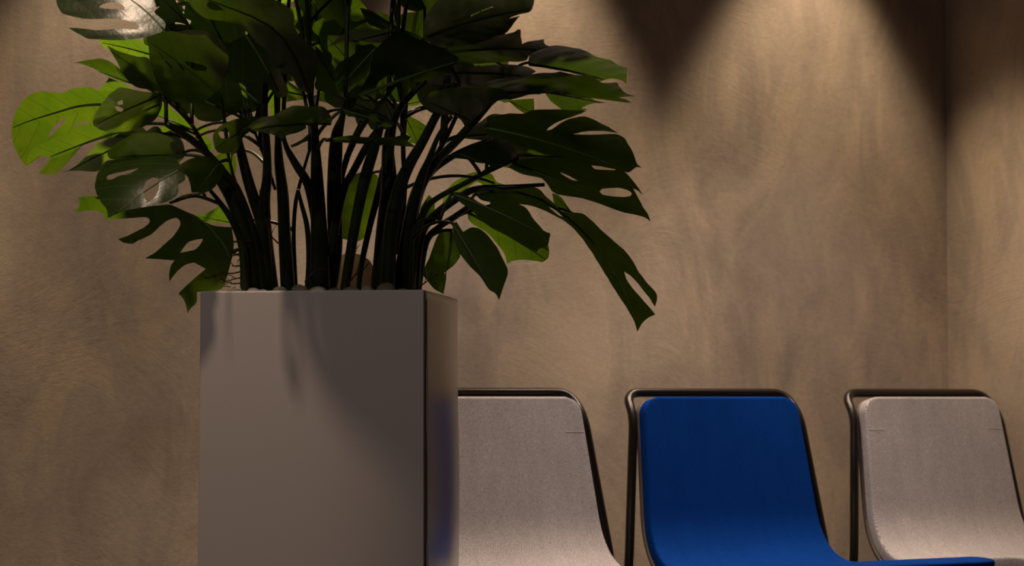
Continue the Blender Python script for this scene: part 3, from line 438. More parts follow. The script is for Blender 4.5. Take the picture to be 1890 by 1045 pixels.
 ([-0.381,4.4,1.3965],[-0.9259,0.3059,0.2215],[-0.0249,-0.6347,0.7723],0.1635,1.5,0.6,[1597,44,1333,51,1244,54,1173,71,1030,107,966,136,912,178,818,285,776,329,742,362,655,431,627,319,605,284,570,253,475,196,428,169,366,128,240,49,182,27,129,22,33,46,-20,71,-78,112,-271,279,-331,164,-224,48,-348,18,-376,9,-389,1,-388,-20,-290,-42,-243,-47,-179,-49,-22,-47,49,-50,110,-58,215,-83,268,-95,348,-124,505,-179,584,-205,631,-228,725,-272,765,-302,799,-342,853,-438,880,-485,903,-514,972,-600,1007,-442,1030,-400,1067,-371,1165,-337,1207,-310,1241,-272,1294,-177,1321,-137,1348,-106,1403,-62,1430,-39,1472,-19],[],[]),
 ([-0.6078,4.35,1.3257],[-0.9254,0.0,0.3789],[0.276,-0.6852,0.6741],0.1118,1.5,0.6,[1110,26,1051,133,1024,169,989,205,906,275,860,305,810,328,701,364,657,370,624,362,580,321,550,301,511,281,418,242,371,223,329,202,244,161,200,146,156,137,66,131,14,135,-47,147,-251,208,-190,99,-162,64,-126,31,-41,-34,2,-66,46,-94,132,-151,175,-165,218,-165,302,-137,339,-141,370,-164,420,-246,450,-279,484,-304,563,-341,602,-354,641,-362,754,-370,678,-260,652,-223,627,-186,575,-109,548,-74,521,-43,436,44,469,63,489,61,519,48,597,3,636,-12,674,-21,750,-27,787,-30,832,-21,921,-2,965,7,1001,12],[],[]),
 ([-0.6129,4.4,1.3188],[0.7896,0.0,-0.6136],[-0.5296,0.5051,-0.6815],0.0416,1.5,0.6,[-8,-93,77,-126,110,-134,150,-138,242,-140,282,-133,316,-116,375,-67,392,-41,394,-15,374,39,353,64,318,86,226,126,182,136,140,136,59,117,29,94,12,57],[],[]),
 ([-0.5438,4.4,1.287],[-0.0716,0.0,-0.9974],[-0.885,-0.4612,0.0636],0.0465,1.5,0.6,[124,361,55,293,37,265,27,232,18,154,13,116,7,77,-7,1,0,-30,21,-54,90,-89,133,-101,184,-109,302,-113,352,-105,392,-86,484,1,371,96,336,121,303,140,242,164,214,187,190,222],[],[]),
 ([-0.5864,4.05,1.2465],[-0.9309,-0.3617,-0.051],[0.2496,-0.7317,0.6343],0.1382,1.5,0.6,[1166,485,1130,521,1102,556,1047,627,1013,651,970,662,870,661,820,661,770,661,671,664,622,656,575,639,483,589,437,564,389,530,294,463,249,424,205,379,122,278,87,225,60,168,20,49,16,-1,28,-40,83,-99,121,-121,172,-136,297,-148,359,-154,417,-159,534,-168,593,-172,704,-157,928,-122,1040,-102,1118,-84,1275,-46,1333,-18,1367,17,1395,103,1394,151,1375,203,1308,320,1274,371,1238,414],[],[]),
 ([-0.5781,3.95,1.2131],[-0.7608,-0.327,-0.5606],[0.6485,-0.4151,-0.638],0.1529,2.4,1.4,[945,-1210,889,-1260,842,-1289,766,-1304,725,-1283,680,-1228,580,-1075,527,-1004,459,-928,319,-790,247,-727,201,-681,108,-594,60,-553,22,-497,-56,-391,-80,-333,-87,-271,-70,-138,-58,-74,-42,-11,-2,112,17,158,35,189,70,224,94,237,125,244,202,248,232,257,252,275,274,326,292,350,318,373,382,414,417,426,457,429,543,419,586,414,646,395,766,354,825,332,885,298,1003,227,1062,190,1114,158,1218,90,1274,59,1335,33,1531,-39,1463,-154,1447,-194,1439,-236,1437,-322,1433,-369,1424,-420,1398,-530,1384,-588,1365,-639,1325,-746,1298,-800,1262,-854,1174,-964,1129,-1022,1070,-1081],[[765,-29,739,-64,710,-94,648,-142,615,-157,582,-163,511,-156,482,-148,461,-134,431,-96,427,-72,434,-43,469,26,489,56,512,86,564,139,595,163,631,184,713,219,749,230,780,233,858,224,843,125,831,90,813,52],[1016,-829,997,-840,973,-836,917,-803,889,-787,837,-747,733,-673,679,-637,640,-611,519,-535,682,-546,728,-557,766,-576,827,-630,859,-649,894,-659,967,-664,996,-673,1018,-689,1061,-758]],[]),
 ([-0.517,4.0,1.2276],[-0.4135,-0.5966,-0.6878],[-0.2887,-0.6305,0.7205],0.0838,1.5,0.6,[1130,789,740,636,624,582,520,523,336,396,255,332,182,264,58,125,9,61,-25,0,-68,-113,-66,-158,-39,-190,59,-231,114,-247,176,-257,310,-269,375,-265,438,-252,560,-207,627,-170,699,-119,939,84,892,179,877,211,871,255,861,346,878,407,920,487],[],[]),
 ([-0.5019,4.05,1.0694],[-0.9326,-0.2476,0.2627],[0.3492,-0.4339,0.8306],0.2827,0.8,0.3,[2822,-30,2796,56,2790,84,2788,110,2789,161,2794,185,2804,208,2850,272,2740,322,2703,339,2662,351,2580,374,2538,376,2495,367,2407,328,2347,318,2270,317,2085,334,1990,352,1891,380,1689,457,1588,496,1518,528,1380,594,1321,614,1275,622,1204,612,1169,608,1121,597,1024,577,976,567,928,560,833,546,788,537,746,523,668,491,629,475,580,465,483,447,426,447,360,457,138,517,24,261,-6,175,-25,89,-45,-86,-55,-172,-57,-197,-61,-247,-63,-271,-69,-384,-80,-606,-50,-694,23,-758,349,-882,302,-1032,298,-1075,306,-1111,346,-1172,361,-1201,371,-1230,388,-1316,449,-1201,470,-1162,489,-1138,527,-1090,549,-1068,575,-1049,659,-999,594,-873,573,-831,543,-779,483,-673,453,-621,422,-570,331,-418,407,-396,432,-389,467,-380,536,-362,570,-364,605,-379,676,-429,707,-459,734,-493,780,-570,802,-608,815,-643,840,-712,852,-747,858,-767,878,-828,913,-729,923,-693,929,-653,938,-569,938,-532,933,-500,907,-416,1100,-458,1164,-472,1229,-485,1422,-525,1317,-419,1284,-378,1253,-330,1193,-224,1164,-170,1138,-124,1086,-31,1065,15,1050,58,1030,142,1020,185,1017,212,1010,266,1012,290,1018,312,1041,350,1055,366,1072,376,1110,390,1133,386,1160,370,1224,316,1253,285,1278,250,1322,170,1345,131,1365,86,1407,-4,1429,-43,1453,-76,1505,-130,1531,-157,1554,-177,1599,-216,1622,-235,1640,-259,1677,-308,1702,-327,1735,-339,1816,-353,1853,-354,1885,-348,1971,-313,1867,-236,1833,-210,1802,-179,1741,-116,1711,-85,1685,-58,1633,-4,1607,23,1592,47,1561,95,1549,118,1542,139,1537,180,1541,197,1553,212,1588,237,1616,239,1656,229,1757,187,1807,167,1863,145,1973,101,2029,79,2080,63,2183,30,2221,14,2244,-2,2272,-48,2305,38,2323,61,2348,79,2411,106,2447,112,2489,109,2584,88,2631,73,2678,51],[[855,-249,826,-144,817,-109,807,-84,789,-33,773,-8,752,15,696,59,668,79,638,95,548,135,557,54,564,25,573,-6,599,-72,618,-102,645,-126,713,-168,747,-188,774,-203]],[-25,-79,151,117,390,295,621,451,923,545,1214,606]),
 ([-0.5297,4.3,1.1445],[-0.9818,0.0,0.1898],[0.1591,-0.5451,0.8231],0.0685,1.5,0.6,[683,7,582,68,548,88,514,112,447,161,413,186,380,218,313,282,278,294,241,284,164,224,127,185,91,136,-16,-35,164,-46,224,-49,283,-55,402,-66,461,-72,497,-79,567,-93,597,-89,622,-73],[],[]),
 ([-0.5594,4.1,1.1831],[-0.9463,0.0,-0.3232],[-0.1741,-0.8426,0.5096],0.0628,1.5,0.6,[627,12,536,73,503,90,468,101,392,115,355,119,320,118,252,108,218,103,161,77,-13,5,53,-38,82,-44,119,-39,205,-12,254,-4,309,-3,430,-10,491,-12,525,-7],[],[]),
 ([-0.2716,4.38,1.2467],[-0.2798,-0.2149,-0.9357],[0.8776,0.3378,-0.34],0.1396,1.5,0.6,[1213,-227,1142,-248,1062,-274,901,-325,818,-344,735,-355,564,-364,479,-368,401,-358,244,-339,181,-321,136,-295,78,-226,52,-188,30,-145,-9,-51,-20,-5,-21,39,-8,124,21,156,76,173,230,186,306,193,392,199,563,210,647,217,718,223,860,237,931,244,1011,254,1169,276,1234,273,1281,253,1346,187,1372,139,1391,74,1425,-164],[],[]),
 ([-0.1692,4.25,1.1525],[0.4079,0.0,0.913],[0.7573,0.5586,-0.3383],0.0427,1.5,0.6,[426,-53,400,37,387,64,370,90,326,138,302,158,277,173,222,195,193,201,161,202,93,194,63,178,36,147,-35,17,70,-75,119,-92,185,-92],[],[]),
 ([-0.5096,3.95,1.3439],[-0.7563,-0.3216,0.5697],[0.5743,-0.7434,0.3429],0.1555,1.5,0.6,[1591,85,1462,452,1411,565,1348,656,1203,801,1131,904,1060,1045,929,1433,857,1563,770,1583,567,1429,464,1277,362,1056,170,556,106,356,73,182,64,-116,77,-247,109,-362,205,-564,265,-646,336,-710,500,-804,579,-827,656,-825,804,-774,882,-735,967,-680,1145,-540,1234,-451,1323,-339],[[1340,-48,1200,-111,1154,-131,1109,-143,1019,-167,974,-178,937,-194,826,-241,879,-263,907,-261,948,-249,1051,-205,1102,-182,1147,-161,1237,-117,1282,-94,1297,-83],[962,-10,919,30,894,29,856,12,711,-80,749,-114,774,-113,812,-98],[839,103,699,286,656,333,615,362,500,399,458,280,558,129,591,95,624,77,688,71,719,72,750,77]],[]),
 ([-0.5642,4.25,1.4315],[-0.8625,0.3615,0.3541],[0.0269,-0.666,0.7455],0.1383,1.5,0.6,[1367,55,1094,32,1002,26,884,29,647,39,526,45,403,66,154,112,65,116,19,94,-8,-35,316,-225,427,-277,543,-320,783,-388,888,-401,978,-393,1129,-339,1195,-292,1248,-222],[],[]),
 ([-0.4669,3.98,1.4508],[0.4565,-0.4913,-0.7418],[-0.4358,0.6034,-0.6678],0.1628,1.5,0.6,[-14,826,-100,819,-169,766,-271,573,-280,467,-243,353,-80,101,25,-14,151,-113,447,-286,595,-355,738,-401,1014,-453,1120,-455,1187,-427,1252,-319,1317,-285,1417,-275,1685,-299,1770,-289,1796,-253,1749,-133,1715,-77,1668,-24,1553,73,1481,108,1394,129,1191,142,1102,162,1026,199,898,301,836,351,751,428,587,575,516,629,453,665,345,701,291,718,188,755],[],[]),
 ([-0.5147,4.05,1.3953],[0.1831,-0.4975,-0.8479],[0.8572,-0.3415,0.3855],0.1005,1.5,0.6,[-107,-98,72,37,129,81,176,115,266,183,315,211,367,232,480,264,542,273,610,273,759,258,820,246,868,230,939,188,964,159,977,122,982,32,963,-10,920,-47,791,-116,711,-143,614,-163,386,-191,278,-192,178,-178],[],[]),
 ([-0.2616,4.0,1.3507],[0.8391,-0.4912,0.2339],[0.5346,0.665,-0.5214],0.2036,0.5,0.4,[592,-638,662,-710,747,-776,943,-894,1047,-947,1157,-992,1388,-1068,1484,-1061,1557,-1002,1666,-794,1722,-691,1783,-611,1908,-452,1960,-373,2000,-295,2089,-64,1794,129,1690,176,1579,203,1345,222,1236,219,1136,204,951,149,880,103,834,36,787,-136,739,-187,663,-198,463,-151,375,-110,301,-48,118,189,-28,132,-61,104,-78,67,-81,-71,296,-317,400,-400,479,-480],[],[]),
 ([-0.1779,4.1,1.3982],[0.975,-0.2223,-0.007],[0.2041,0.9068,-0.369],0.225,1.5,0.6,[22,-225,311,-229,408,-235,512,-264,720,-330,819,-343,912,-331,1087,-263,1197,-258,1332,-284,1649,-413,1811,-492,1908,-502,2106,-531,2184,-524,2239,-488,2345,-313,2138,-11,2054,87,1952,189,1718,389,1607,455,1503,489,1305,502,1207,506,1070,464,799,366,668,334,541,326,293,348,191,332,113,288,2,148,-30,75,-35,3],[],[]),
 ([-0.5084,4.02,1.4424],[-0.7914,-0.6094,0.0471],[0.5753,-0.7167,0.394],0.1149,1.5,0.6,[-127,-292,-69,-177,15,-70,234,133,348,211,462,258,692,295,798,297,891,278,1058,205,1119,169,1153,131,1173,53,1157,-7,1111,-89,976,-285,909,-367,841,-434,701,-543,615,-590,509,-629,267,-690,156,-704,55,-701,-128,-666,-181,-616,-191,-532],[],[]),
 ([-0.4675,4.2,1.3597],[-0.7607,0.0,0.6491],[0.4035,-0.7833,0.4729],0.2262,0.8,0.4,[-87,-75,-117,39,-116,153,-61,383,-31,478,1,549,73,645,108,694,146,724,222,786,259,817,299,835,378,872,421,865,469,829,623,650,718,854,753,899,792,916,878,902,925,872,976,818,1085,669,1133,633,1174,639,1244,724,1282,746,1325,744,1416,699,1465,662,1516,610,1622,481,1670,440,1715,425,1797,440,1840,434,1885,412,1981,342,2029,307,2080,254,2233,99,2137,-84,2104,-144,2069,-186,1997,-268,1959,-296,1918,-310,1833,-311,1794,-332,1758,-375,1691,-499,1655,-548,1617,-584,1538,-631,1496,-637,1451,-624,1356,-561,1313,-560,1275,-593,1206,-718,1168,-762,1128,-786,1044,-800,999,-787,951,-753,800,-590,688,-730,648,-756,605,-759,514,-726,469,-709,422,-681,328,-624,281,-595,232,-550,134,-459,83,-392,28,-302],[],[]),
 ([-0.3266,4.26,1.4312],[0.1137,0.0,0.9935],[0.6346,0.7694,-0.0726],0.174,0.8,0.4,[-86,-129,-87,-19,-64,90,23,307,65,394,104,457,179,545,216,583,253,615,325,670,360,697,395,713,465,745,498,742,529,716,615,577,731,739,768,773,802,786,868,774,899,750,927,707,1007,523,1117,620,1152,634,1185,630,1246,586,1275,552,1303,505,1355,386,1384,345,1414,327,1480,329,1512,317,1542,292,1598,216,1626,177,1652,121,1727,-50,1609,-208,1569,-261,1532,-297,1457,-369,1422,-392,1388,-400,1324,-389,1290,-405,1252,-446,1170,-572,1131,-623,1094,-659,1023,-705,990,-708,960,-688,878,-569,754,-780,715,-831,679,-859,612,-873,582,-856,555,-814,481,-622,364,-788,327,-821,294,-827,233,-791,203,-773,174,-742,116,-682,87,-647,60,-605,5,-511,-21,-443,-43,-351],[],[]),
 ([-0.3972,4.22,1.4132],[-0.4573,0.0,0.8893],[0.584,-0.7541,0.3003],0.1833,0.8,0.4,[-66,-88,-93,26,-95,140,-57,372,-35,469,-11,541,45,640,73,684,102,721,161,785,191,817,222,836,285,874,320,867,359,832,489,653,561,859,588,904,619,921,689,906,728,877,771,822,909,597,992,724,1022,745,1057,742,1133,694,1173,656,1216,603,1305,470,1346,428,1383,411,1450,424,1485,416,1523,393,1603,319,1643,282,1686,227,1815,66,1740,-113,1714,-171,1686,-212,1629,-291,1598,-318,1565,-330,1496,-329,1464,-349,1435,-390,1383,-513,1355,-561,1325,-596,1261,-641,1227,-647,1190,-632,1073,-535,992,-723,963,-766,931,-790,863,-803,826,-791,787,-756,661,-592,573,-733,541,-759,507,-763,432,-730,395,-713,357,-686,280,-630,241,-597,201,-558,120,-468,77,-402,31,-313],[],[]),
 ([-0.2086,4.25,1.3765],[-0.2436,0.0,0.9699],[0.6346,-0.7562,0.1594],0.1691,0.8,0.4,[-60,-103,-85,22,-87,148,-51,404,-32,511,-9,591,41,702,67,752,93,794,148,865,175,901,204,923,261,966,293,959,330,920,450,722,515,950,539,1001,568,1020,633,1004,669,970,709,909,837,658,913,798,941,822,973,818,1043,764,1081,721,1121,662,1204,513,1242,466,1276,447,1338,459,1371,450,1406,423,1481,340,1518,298,1558,237,1678,56,1608,-138,1585,-201,1558,-244,1505,-330,1477,-358,1447,-371,1382,-369,1353,-389,1326,-435,1278,-567,1252,-620,1224,-657,1165,-706,1133,-711,1099,-695,991,-588,916,-791,889,-839,859,-865,796,-879,762,-864,726,-827,610,-648,529,-801,499,-830,467,-834,399,-799,364,-781,329,-751,258,-691,222,-655,186,-613,111,-516,72,-444,30,-347],[],[]),
 ([-0.1458,4.2,1.3496],[0.3366,0.0,0.9416],[0.5489,0.8125,-0.1962],0.1936,0.8,0.4,[-94,-148,-96,-29,-73,91,20,326,65,420,107,488,189,582,230,624,269,659,349,717,388,746,427,763,504,798,541,794,576,767,674,620,801,792,841,828,879,841,952,828,987,803,1020,757,1112,561,1233,662,1271,677,1308,672,1377,624,1410,587,1442,537,1502,408,1534,364,1568,343,1641,344,1677,331,1710,303,1774,219,1805,177,1835,115,1921,-74,1791,-243,1748,-301,1707,-339,1625,-416,1586,-441,1549,-449,1479,-435,1440,-452,1399,-497,1310,-636,1267,-692,1226,-732,1148,-782,1112,-784,1079,-762,986,-628,851,-864,808,-921,769,-953,695,-968,661,-949,631,-902,546,-686,418,-873,378,-910,341,-917,273,-877,239,-857,207,-823,141,-756,109,-717,77,-671,15,-567,-15,-492,-42,-391],[],[]),
 ([-0.2417,4.12,1.3641],[-0.6528,0.0,0.7575],[0.5119,-0.7371,0.4412],0.1442,0.8,0.4,[-54,-64,-72,13,-69,90,-31,245,-10,308,12,355,60,420,84,448,108,473,158,514,183,534,208,546,260,571,287,567,317,545,411,432,477,563,500,592,526,603,581,593,610,575,642,540,740,396,811,477,837,491,864,489,922,458,952,433,983,398,1048,311,1078,282,1107,271,1160,279,1188,273,1217,257,1277,207,1307,182,1339,145,1434,35,1367,-86,1345,-125,1321,-153,1273,-207,1248,-225,1221,-233,1167,-231,1141,-244,1117,-273,1072,-358,1048,-392,1023,-416,972,-447,945,-451,917,-440,827,-371,758,-503,734,-534,708,-551,654,-559,626,-550,596,-525,502,-409,429,-509,403,-527,376,-530,319,-507,290,-495,261,-476,202,-437,172,-414,142,-386,81,-324,49,-278,16,-217],[],[]),
 ([-0.5252,4.18,1.342],[-0.91,0.0,0.4146],[0.2457,-0.8054,0.5394],0.1821,0.8,0.4,[-69,-61,-93,25,-91,112,-45,284,-20,356,7,408,65,480,94,517,125,539,187,585,218,608,250,622,314,649,349,644,387,618,509,487,589,637,618,670,650,683,719,672,757,651,797,611,882,501,921,474,954,478,1012,541,1044,557,1078,556,1151,521,1190,494,1230,455,1313,358,1352,327,1388,316,1455,326,1489,321,1526,304,1603,251,1641,224,1682,184,1803,65,1723,-73,1696,-118,1667,-150,1608,-212,1577,-233,1544,-243,1475,-243,1443,-259,1414,-291,1359,-386,1330,-424,1299,-452,1235,-488,1201,-492,1165,-481,1089,-432,1054,-431,1023,-456,967,-553,937,-587,905,-606,837,-616,800,-606,762,-579,641,-453,551,-561,519,-582,484,-584,411,-558,375,-545,337,-524,262,-480,224,-458,185,-424,107,-354,66,-303,22,-234],[],[]),
 ([-0.4275,4.2,1.4002],[-0.8474,0.0,0.531],[0.3142,-0.8061,0.5014],0.0953,0.8,0.4,[-32,-63,-47,7,-49,77,-31,218,-21,277,-8,320,20,380,34,406,49,429,80,467,95,486,111,497,144,520,162,517,183,497,251,393,288,513,302,540,319,550,356,541,376,524,398,492,471,359,514,433,530,445,548,442,588,413,609,390,632,358,679,277,701,251,720,240,755,246,774,240,794,225,836,178,858,155,881,121,949,18,910,-89,897,-124,882,-148,853,-196,837,-211,820,-218,783,-216,767,-227,752,-253,726,-328,712,-358,697,-380,664,-407,646,-410,627,-400,564,-337,525,-455,510,-483,494,-498,458,-506,439,-498,418,-475,351,-370,307,-460,291,-477,273,-480,234,-459,215,-449,195,-432,154,-397,133,-376,112,-352,69,-296,46,-256,21,-201],[],[]),
 ([-0.0956,4.2,1.4002],[0.9938,0.0,-0.1111],[-0.0508,0.8895,-0.4541],0.1366,0.8,0.4,[-52,-104,-65,-17,-58,70,-12,241,12,309,36,359,86,428,111,462,137,484,188,527,214,548,239,561,291,587,317,584,344,564,425,456,500,584,526,611,552,621,605,611,631,593,658,559,739,415,816,491,842,502,868,499,921,464,947,437,974,400,1027,306,1053,273,1079,259,1131,260,1157,251,1184,230,1236,169,1262,138,1288,93,1367,-45,1290,-172,1264,-215,1239,-243,1188,-301,1162,-319,1137,-325,1085,-316,1060,-329,1034,-361,984,-464,959,-505,934,-534,884,-571,858,-572,832,-556,754,-459,680,-630,656,-671,631,-693,580,-704,554,-690,528,-656,447,-499,374,-633,349,-659,324,-664,272,-634,246,-619,220,-595,167,-546,141,-522,114,-484,61,-408,33,-354,5,-280],[],[]),
 ([-0.1897,4.28,1.432],[0.4654,0.0,0.8851],[0.4937,0.83,-0.2596],0.1868,0.8,0.4,[-92,-163,-93,-27,-69,109,24,375,69,481,111,558,191,663,230,709,269,748,346,814,385,846,423,866,498,904,533,900,567,869,660,703,784,897,824,937,861,953,932,938,965,910,996,858,1082,637,1201,753,1238,770,1273,765,1340,711,1371,671,1401,614,1457,470,1487,420,1520,397,1591,399,1625,385,1657,354,1717,260,1747,213,1775,144,1855,-69,1726,-265,1683,-332,1643,-376,1562,-467,1523,-496,1487,-506,1419,-491,1382,-512,1341,-563,1252,-726,1209,-791,1169,-838,1093,-897,1058,-901,1026,-875,940,-720,804,-996,761,-1064,723,-1101,651,-1119,619,-1098,591,-1041,514,-789,387,-1007,348,-1051,312,-1059,248,-1010,216,-987,185,-947,123,-869,93,-823,63,-769,5,-647,-22,-560,-46,-443],[],[]),
 ([-0.6065,4.22,1.4233],[-0.5897,0.0,0.8076],[0.5882,-0.6853,0.4294],0.1387,0.8,0.4,[-50,-67,-70,12,-71,91,-41,250,-24,315,-5,363,38,430,60,459,82,484,128,526,151,548,175,560,223,586,250,582,279,559,376,442,433,577,454,606,478,618,532,608,561,589,593,553,694,405,759,488,783,502,809,500,866,467,896,442,928,406,994,316,1025,287,1053,276,1103,283,1130,277,1159,261,1219,209,1249,184,1281,145,1377,32,1318,-90,1298,-131,1276,-158,1232,-213,1208,-231,1183,-239,1131,-238,1107,-251,1085,-280,1045,-366,1023,-401,1000,-425,952,-457,926,-461,899,-450,810,-379,749,-513,727,-545,703,-562,651,-571,624,-562,594,-537,499,-418,433,-520,409,-539,383,-542,327,-518,299,-506,270,-486,212,-447,182,-423,152,-396,91,-332,59,-286,24,-223],[],[]),
 ([-0.2988,4.3,1.4661],[-0.6171,0.0,0.7869],[0.4817,-0.7908,0.3777],0.1848,0.8,0.4,[-68,-80,-94,26,-95,132,-52,347,-29,435,-3,501,54,592,82,638,113,667,174,725,204,754,236,771,300,806,336,800,375,768,503,603,578,792,606,833,638,849,709,836,748,808,790,758,925,552,1011,669,1042,689,1077,686,1153,643,1193,608,1235,559,1323,437,1364,398,1401,383,1468,396,1503,389,1541,367,1621,299,1661,266,1703,215,1830,67,1752,-100,1726,-155,1697,-192,1638,-267,1607,-292,1574,-303,1504,-303,1472,-321,1443,-361,1389,-475,1360,-520,1329,-553,1265,-596,1230,-601,1193,-587,1076,-497,993,-673,963,-714,931,-736,862,-748,825,-736,785,-704,660,-551,571,-682,538,-707,503,-710,429,-679,391,-664,353,-638,276,-586,237,-560,197,-518,116,-434,73,-373,28,-289],[],[]),
 ([-0.5296,4.25,1.4533],[-0.4495,0.0,0.8933],[0.6033,-0.7375,0.3035],0.1724,0.8,0.4,[-60,-92,-88,23,-93,138,-61,372,-44,470,-22,543,27,643,53,688,79,726,133,790,160,822,189,841,247,880,281,874,319,838,445,658,507,865,532,910,561,928,627,913,665,883,707,827,842,600,917,727,945,749,978,746,1050,697,1089,658,1131,604,1218,470,1258,427,1293,410,1355,422,1389,414,1425,390,1502,314,1541,277,1582,222,1707,58,1639,-120,1617,-178,1591,-218,1538,-297,1510,-324,1479,-336,1414,-334,1384,-354,1358,-396,1311,-518,1286,-566,1258,-601,1199,-646,1167,-651,1132,-637,1020,-539,948,-727,921,-771,891,-795,827,-808,792,-795,755,-760,634,-595,554,-737,524,-763,492,-767,421,-734,386,-718,349,-690,276,-635,239,-602,201,-562,123,-473,81,-407,36,-317],[],[]),
 ([-0.0447,4.15,1.2584],[0.9996,0.0,-0.0281],[-0.0136,0.8759,-0.4824],0.2481,0.8,0.4,[-148,-59,-10,157,37,214,84,257,178,318,225,348,272,367,366,406,413,424,461,436,556,460,603,458,650,443,745,387,792,379,840,393,935,460,982,481,1030,489,1125,480,1172,464,1219,436,1312,357,1359,335,1407,334,1502,370,1549,377,1596,371,1690,338,1737,313,1783,280,1875,198,1922,168,1968,152,2062,144,2109,132,2155,111,2247,51,2293,21,2338,-21,2473,-150,2330,-230,2283,-258,2236,-274,2141,-308,2094,-316,2048,-315,1955,-298,1909,-304,1861,-325,1767,-395,1719,-423,1672,-442,1579,-463,1533,-462,1486,-446,1394,-391,1348,-386,1301,-406,1207,-490,1160,-520,1113,-535,1020,-541,974,-531,928,-504,835,-424,789,-409,742,-420,649,-490,602,-511,556,-515,463,-496,416,-487,370,-470,277,-438,230,-422,183,-396,90,-344,43,-306,-5,-252],[],[]),
 ([-0.6126,4.2,1.2638],[-0.9655,0.0,0.2605],[0.1539,-0.8069,0.5703],0.1355,0.8,0.4,[-49,-64,-68,14,-69,92,-39,250,-22,315,-3,363,39,429,60,463,82,484,127,526,150,547,173,559,220,585,246,581,275,558,369,441,425,576,446,605,469,617,522,607,550,587,581,552,680,403,743,486,766,500,792,498,847,466,877,441,908,405,972,316,1002,287,1029,276,1079,284,1105,278,1133,262,1192,211,1221,186,1252,148,1346,36,1288,-85,1269,-125,1247,-153,1204,-207,1181,-225,1157,-234,1106,-232,1082,-245,1060,-274,1021,-360,1000,-393,978,-418,931,-449,906,-453,878,-442,792,-373,732,-505,710,-536,687,-553,636,-562,609,-553,580,-528,487,-412,423,-512,399,-530,374,-533,319,-510,291,-498,263,-479,206,-440,178,-420,148,-389,88,-327,57,-281,23,-219],[],[]),
 ([-0.2211,4.2,1.3274],[-0.9139,0.0,0.4059],[0.2316,-0.8213,0.5214],0.1245,0.8,0.4,[-48,-54,-61,12,-58,77,-21,209,-2,263,19,303,61,358,82,386,104,404,148,439,170,456,192,467,237,488,261,484,286,466,365,369,425,481,446,505,468,515,515,507,540,491,566,461,648,338,712,408,734,419,757,418,806,391,832,370,858,340,912,266,938,242,962,232,1008,239,1032,234,1057,221,1108,178,1133,157,1160,125,1240,31,1180,-72,1159,-106,1138,-129,1095,-176,1073,-191,1050,-198,1003,-197,981,-208,959,-233,919,-305,898,-334,876,-354,831,-381,807,-384,783,-375,707,-316,645,-428,624,-455,601,-469,554,-477,530,-469,504,-448,425,-349,361,-433,338,-449,315,-451,266,-432,241,-422,216,-405,166,-372,141,-355,115,-329,64,-276,37,-237,10,-185],[],[]),
 ([-0.4378,4.3,1.4453],[-0.8313,0.0,0.5558],[0.3661,-0.7523,0.5477],0.112,0.8,0.4,[-38,-78,-55,8,-58,94,-37,269,-25,340,-11,394,22,468,39,500,56,528,92,575,110,596,129,613,186,655,293,485,336,633,352,665,372,678,415,667,439,645,465,606,551,442,602,533,620,548,642,545,689,509,714,481,740,441,796,341,822,309,845,296,886,303,908,296,931,277,982,219,1007,190,1034,148,1087,63,1101,20,1099,-23,1069,-111,1054,-154,1036,-183,1002,-242,983,-261,963,-269,920,-266,901,-280,884,-312,853,-405,836,-442,818,-468,780,-502,759,-505,736,-493,663,-415,616,-561,599,-595,580,-614,538,-623,516,-613,491,-585,412,-456,344,-604,275,-566,252,-550,228,-532,181,-489,156,-464,132,-434,81,-365,54,-315,25,-247],[],[]),
 ([-0.0153,4.25,1.4379],[-0.907,0.0,0.4212],[0.1942,-0.8874,0.4181],0.1461,0.8,0.4,[-54,-119,-71,19,-69,160,-31,452,-10,575,11,668,58,798,81,856,105,906,154,993,179,1031,204,1062,279,1142,410,825,471,1099,494,1160,519,1184,574,1164,604,1123,637,1049,741,751,810,915,835,944,862,939,921,873,953,823,986,752,1054,579,1086,523,1115,501,1169,514,1197,503,1227,472,1290,375,1321,327,1355,257,1421,118,1437,49,1433,-22,1390,-164,1368,-233,1344,-281,1296,-374,1270,-405,1243,-418,1187,-415,1161,-437,1137,-486,1092,-630,1068,-687,1043,-727,990,-779,963,-785,933,-767,842,-649,772,-870,747,-921,721,-948,665,-963,636,-947,606,-907,510,-713,410,-934,323,-877,293,-853,264,-825,204,-761,174,-722,143,-676,82,-571,49,-493,16,-388],[],[]),
 ([-0.3016,4.2,1.3547],[-0.52,0.0,0.8542],[0.6003,-0.7114,0.3654],0.1422,0.8,0.4,[-54,-54,-71,13,-68,80,-28,214,-7,269,15,310,63,366,86,394,111,412,161,447,185,465,211,475,262,497,289,493,318,474,410,376,476,490,500,514,525,524,580,516,608,500,639,470,734,345,805,416,830,428,857,426,914,399,943,378,974,348,1037,272,1066,248,1094,238,1147,245,1174,240,1202,227,1261,183,1290,162,1321,129,1413,34,1346,-72,1324,-107,1300,-131,1252,-179,1227,-195,1201,-202,1147,-201,1122,-212,1098,-238,1053,-312,1029,-342,1005,-363,954,-391,927,-394,899,-385,812,-325,743,-440,719,-468,693,-483,640,-490,612,-482,583,-461,491,-358,419,-446,393,-462,366,-464,310,-444,282,-434,253,-417,195,-382,167,-365,137,-338,77,-283,46,-243,14,-189],[],[]),
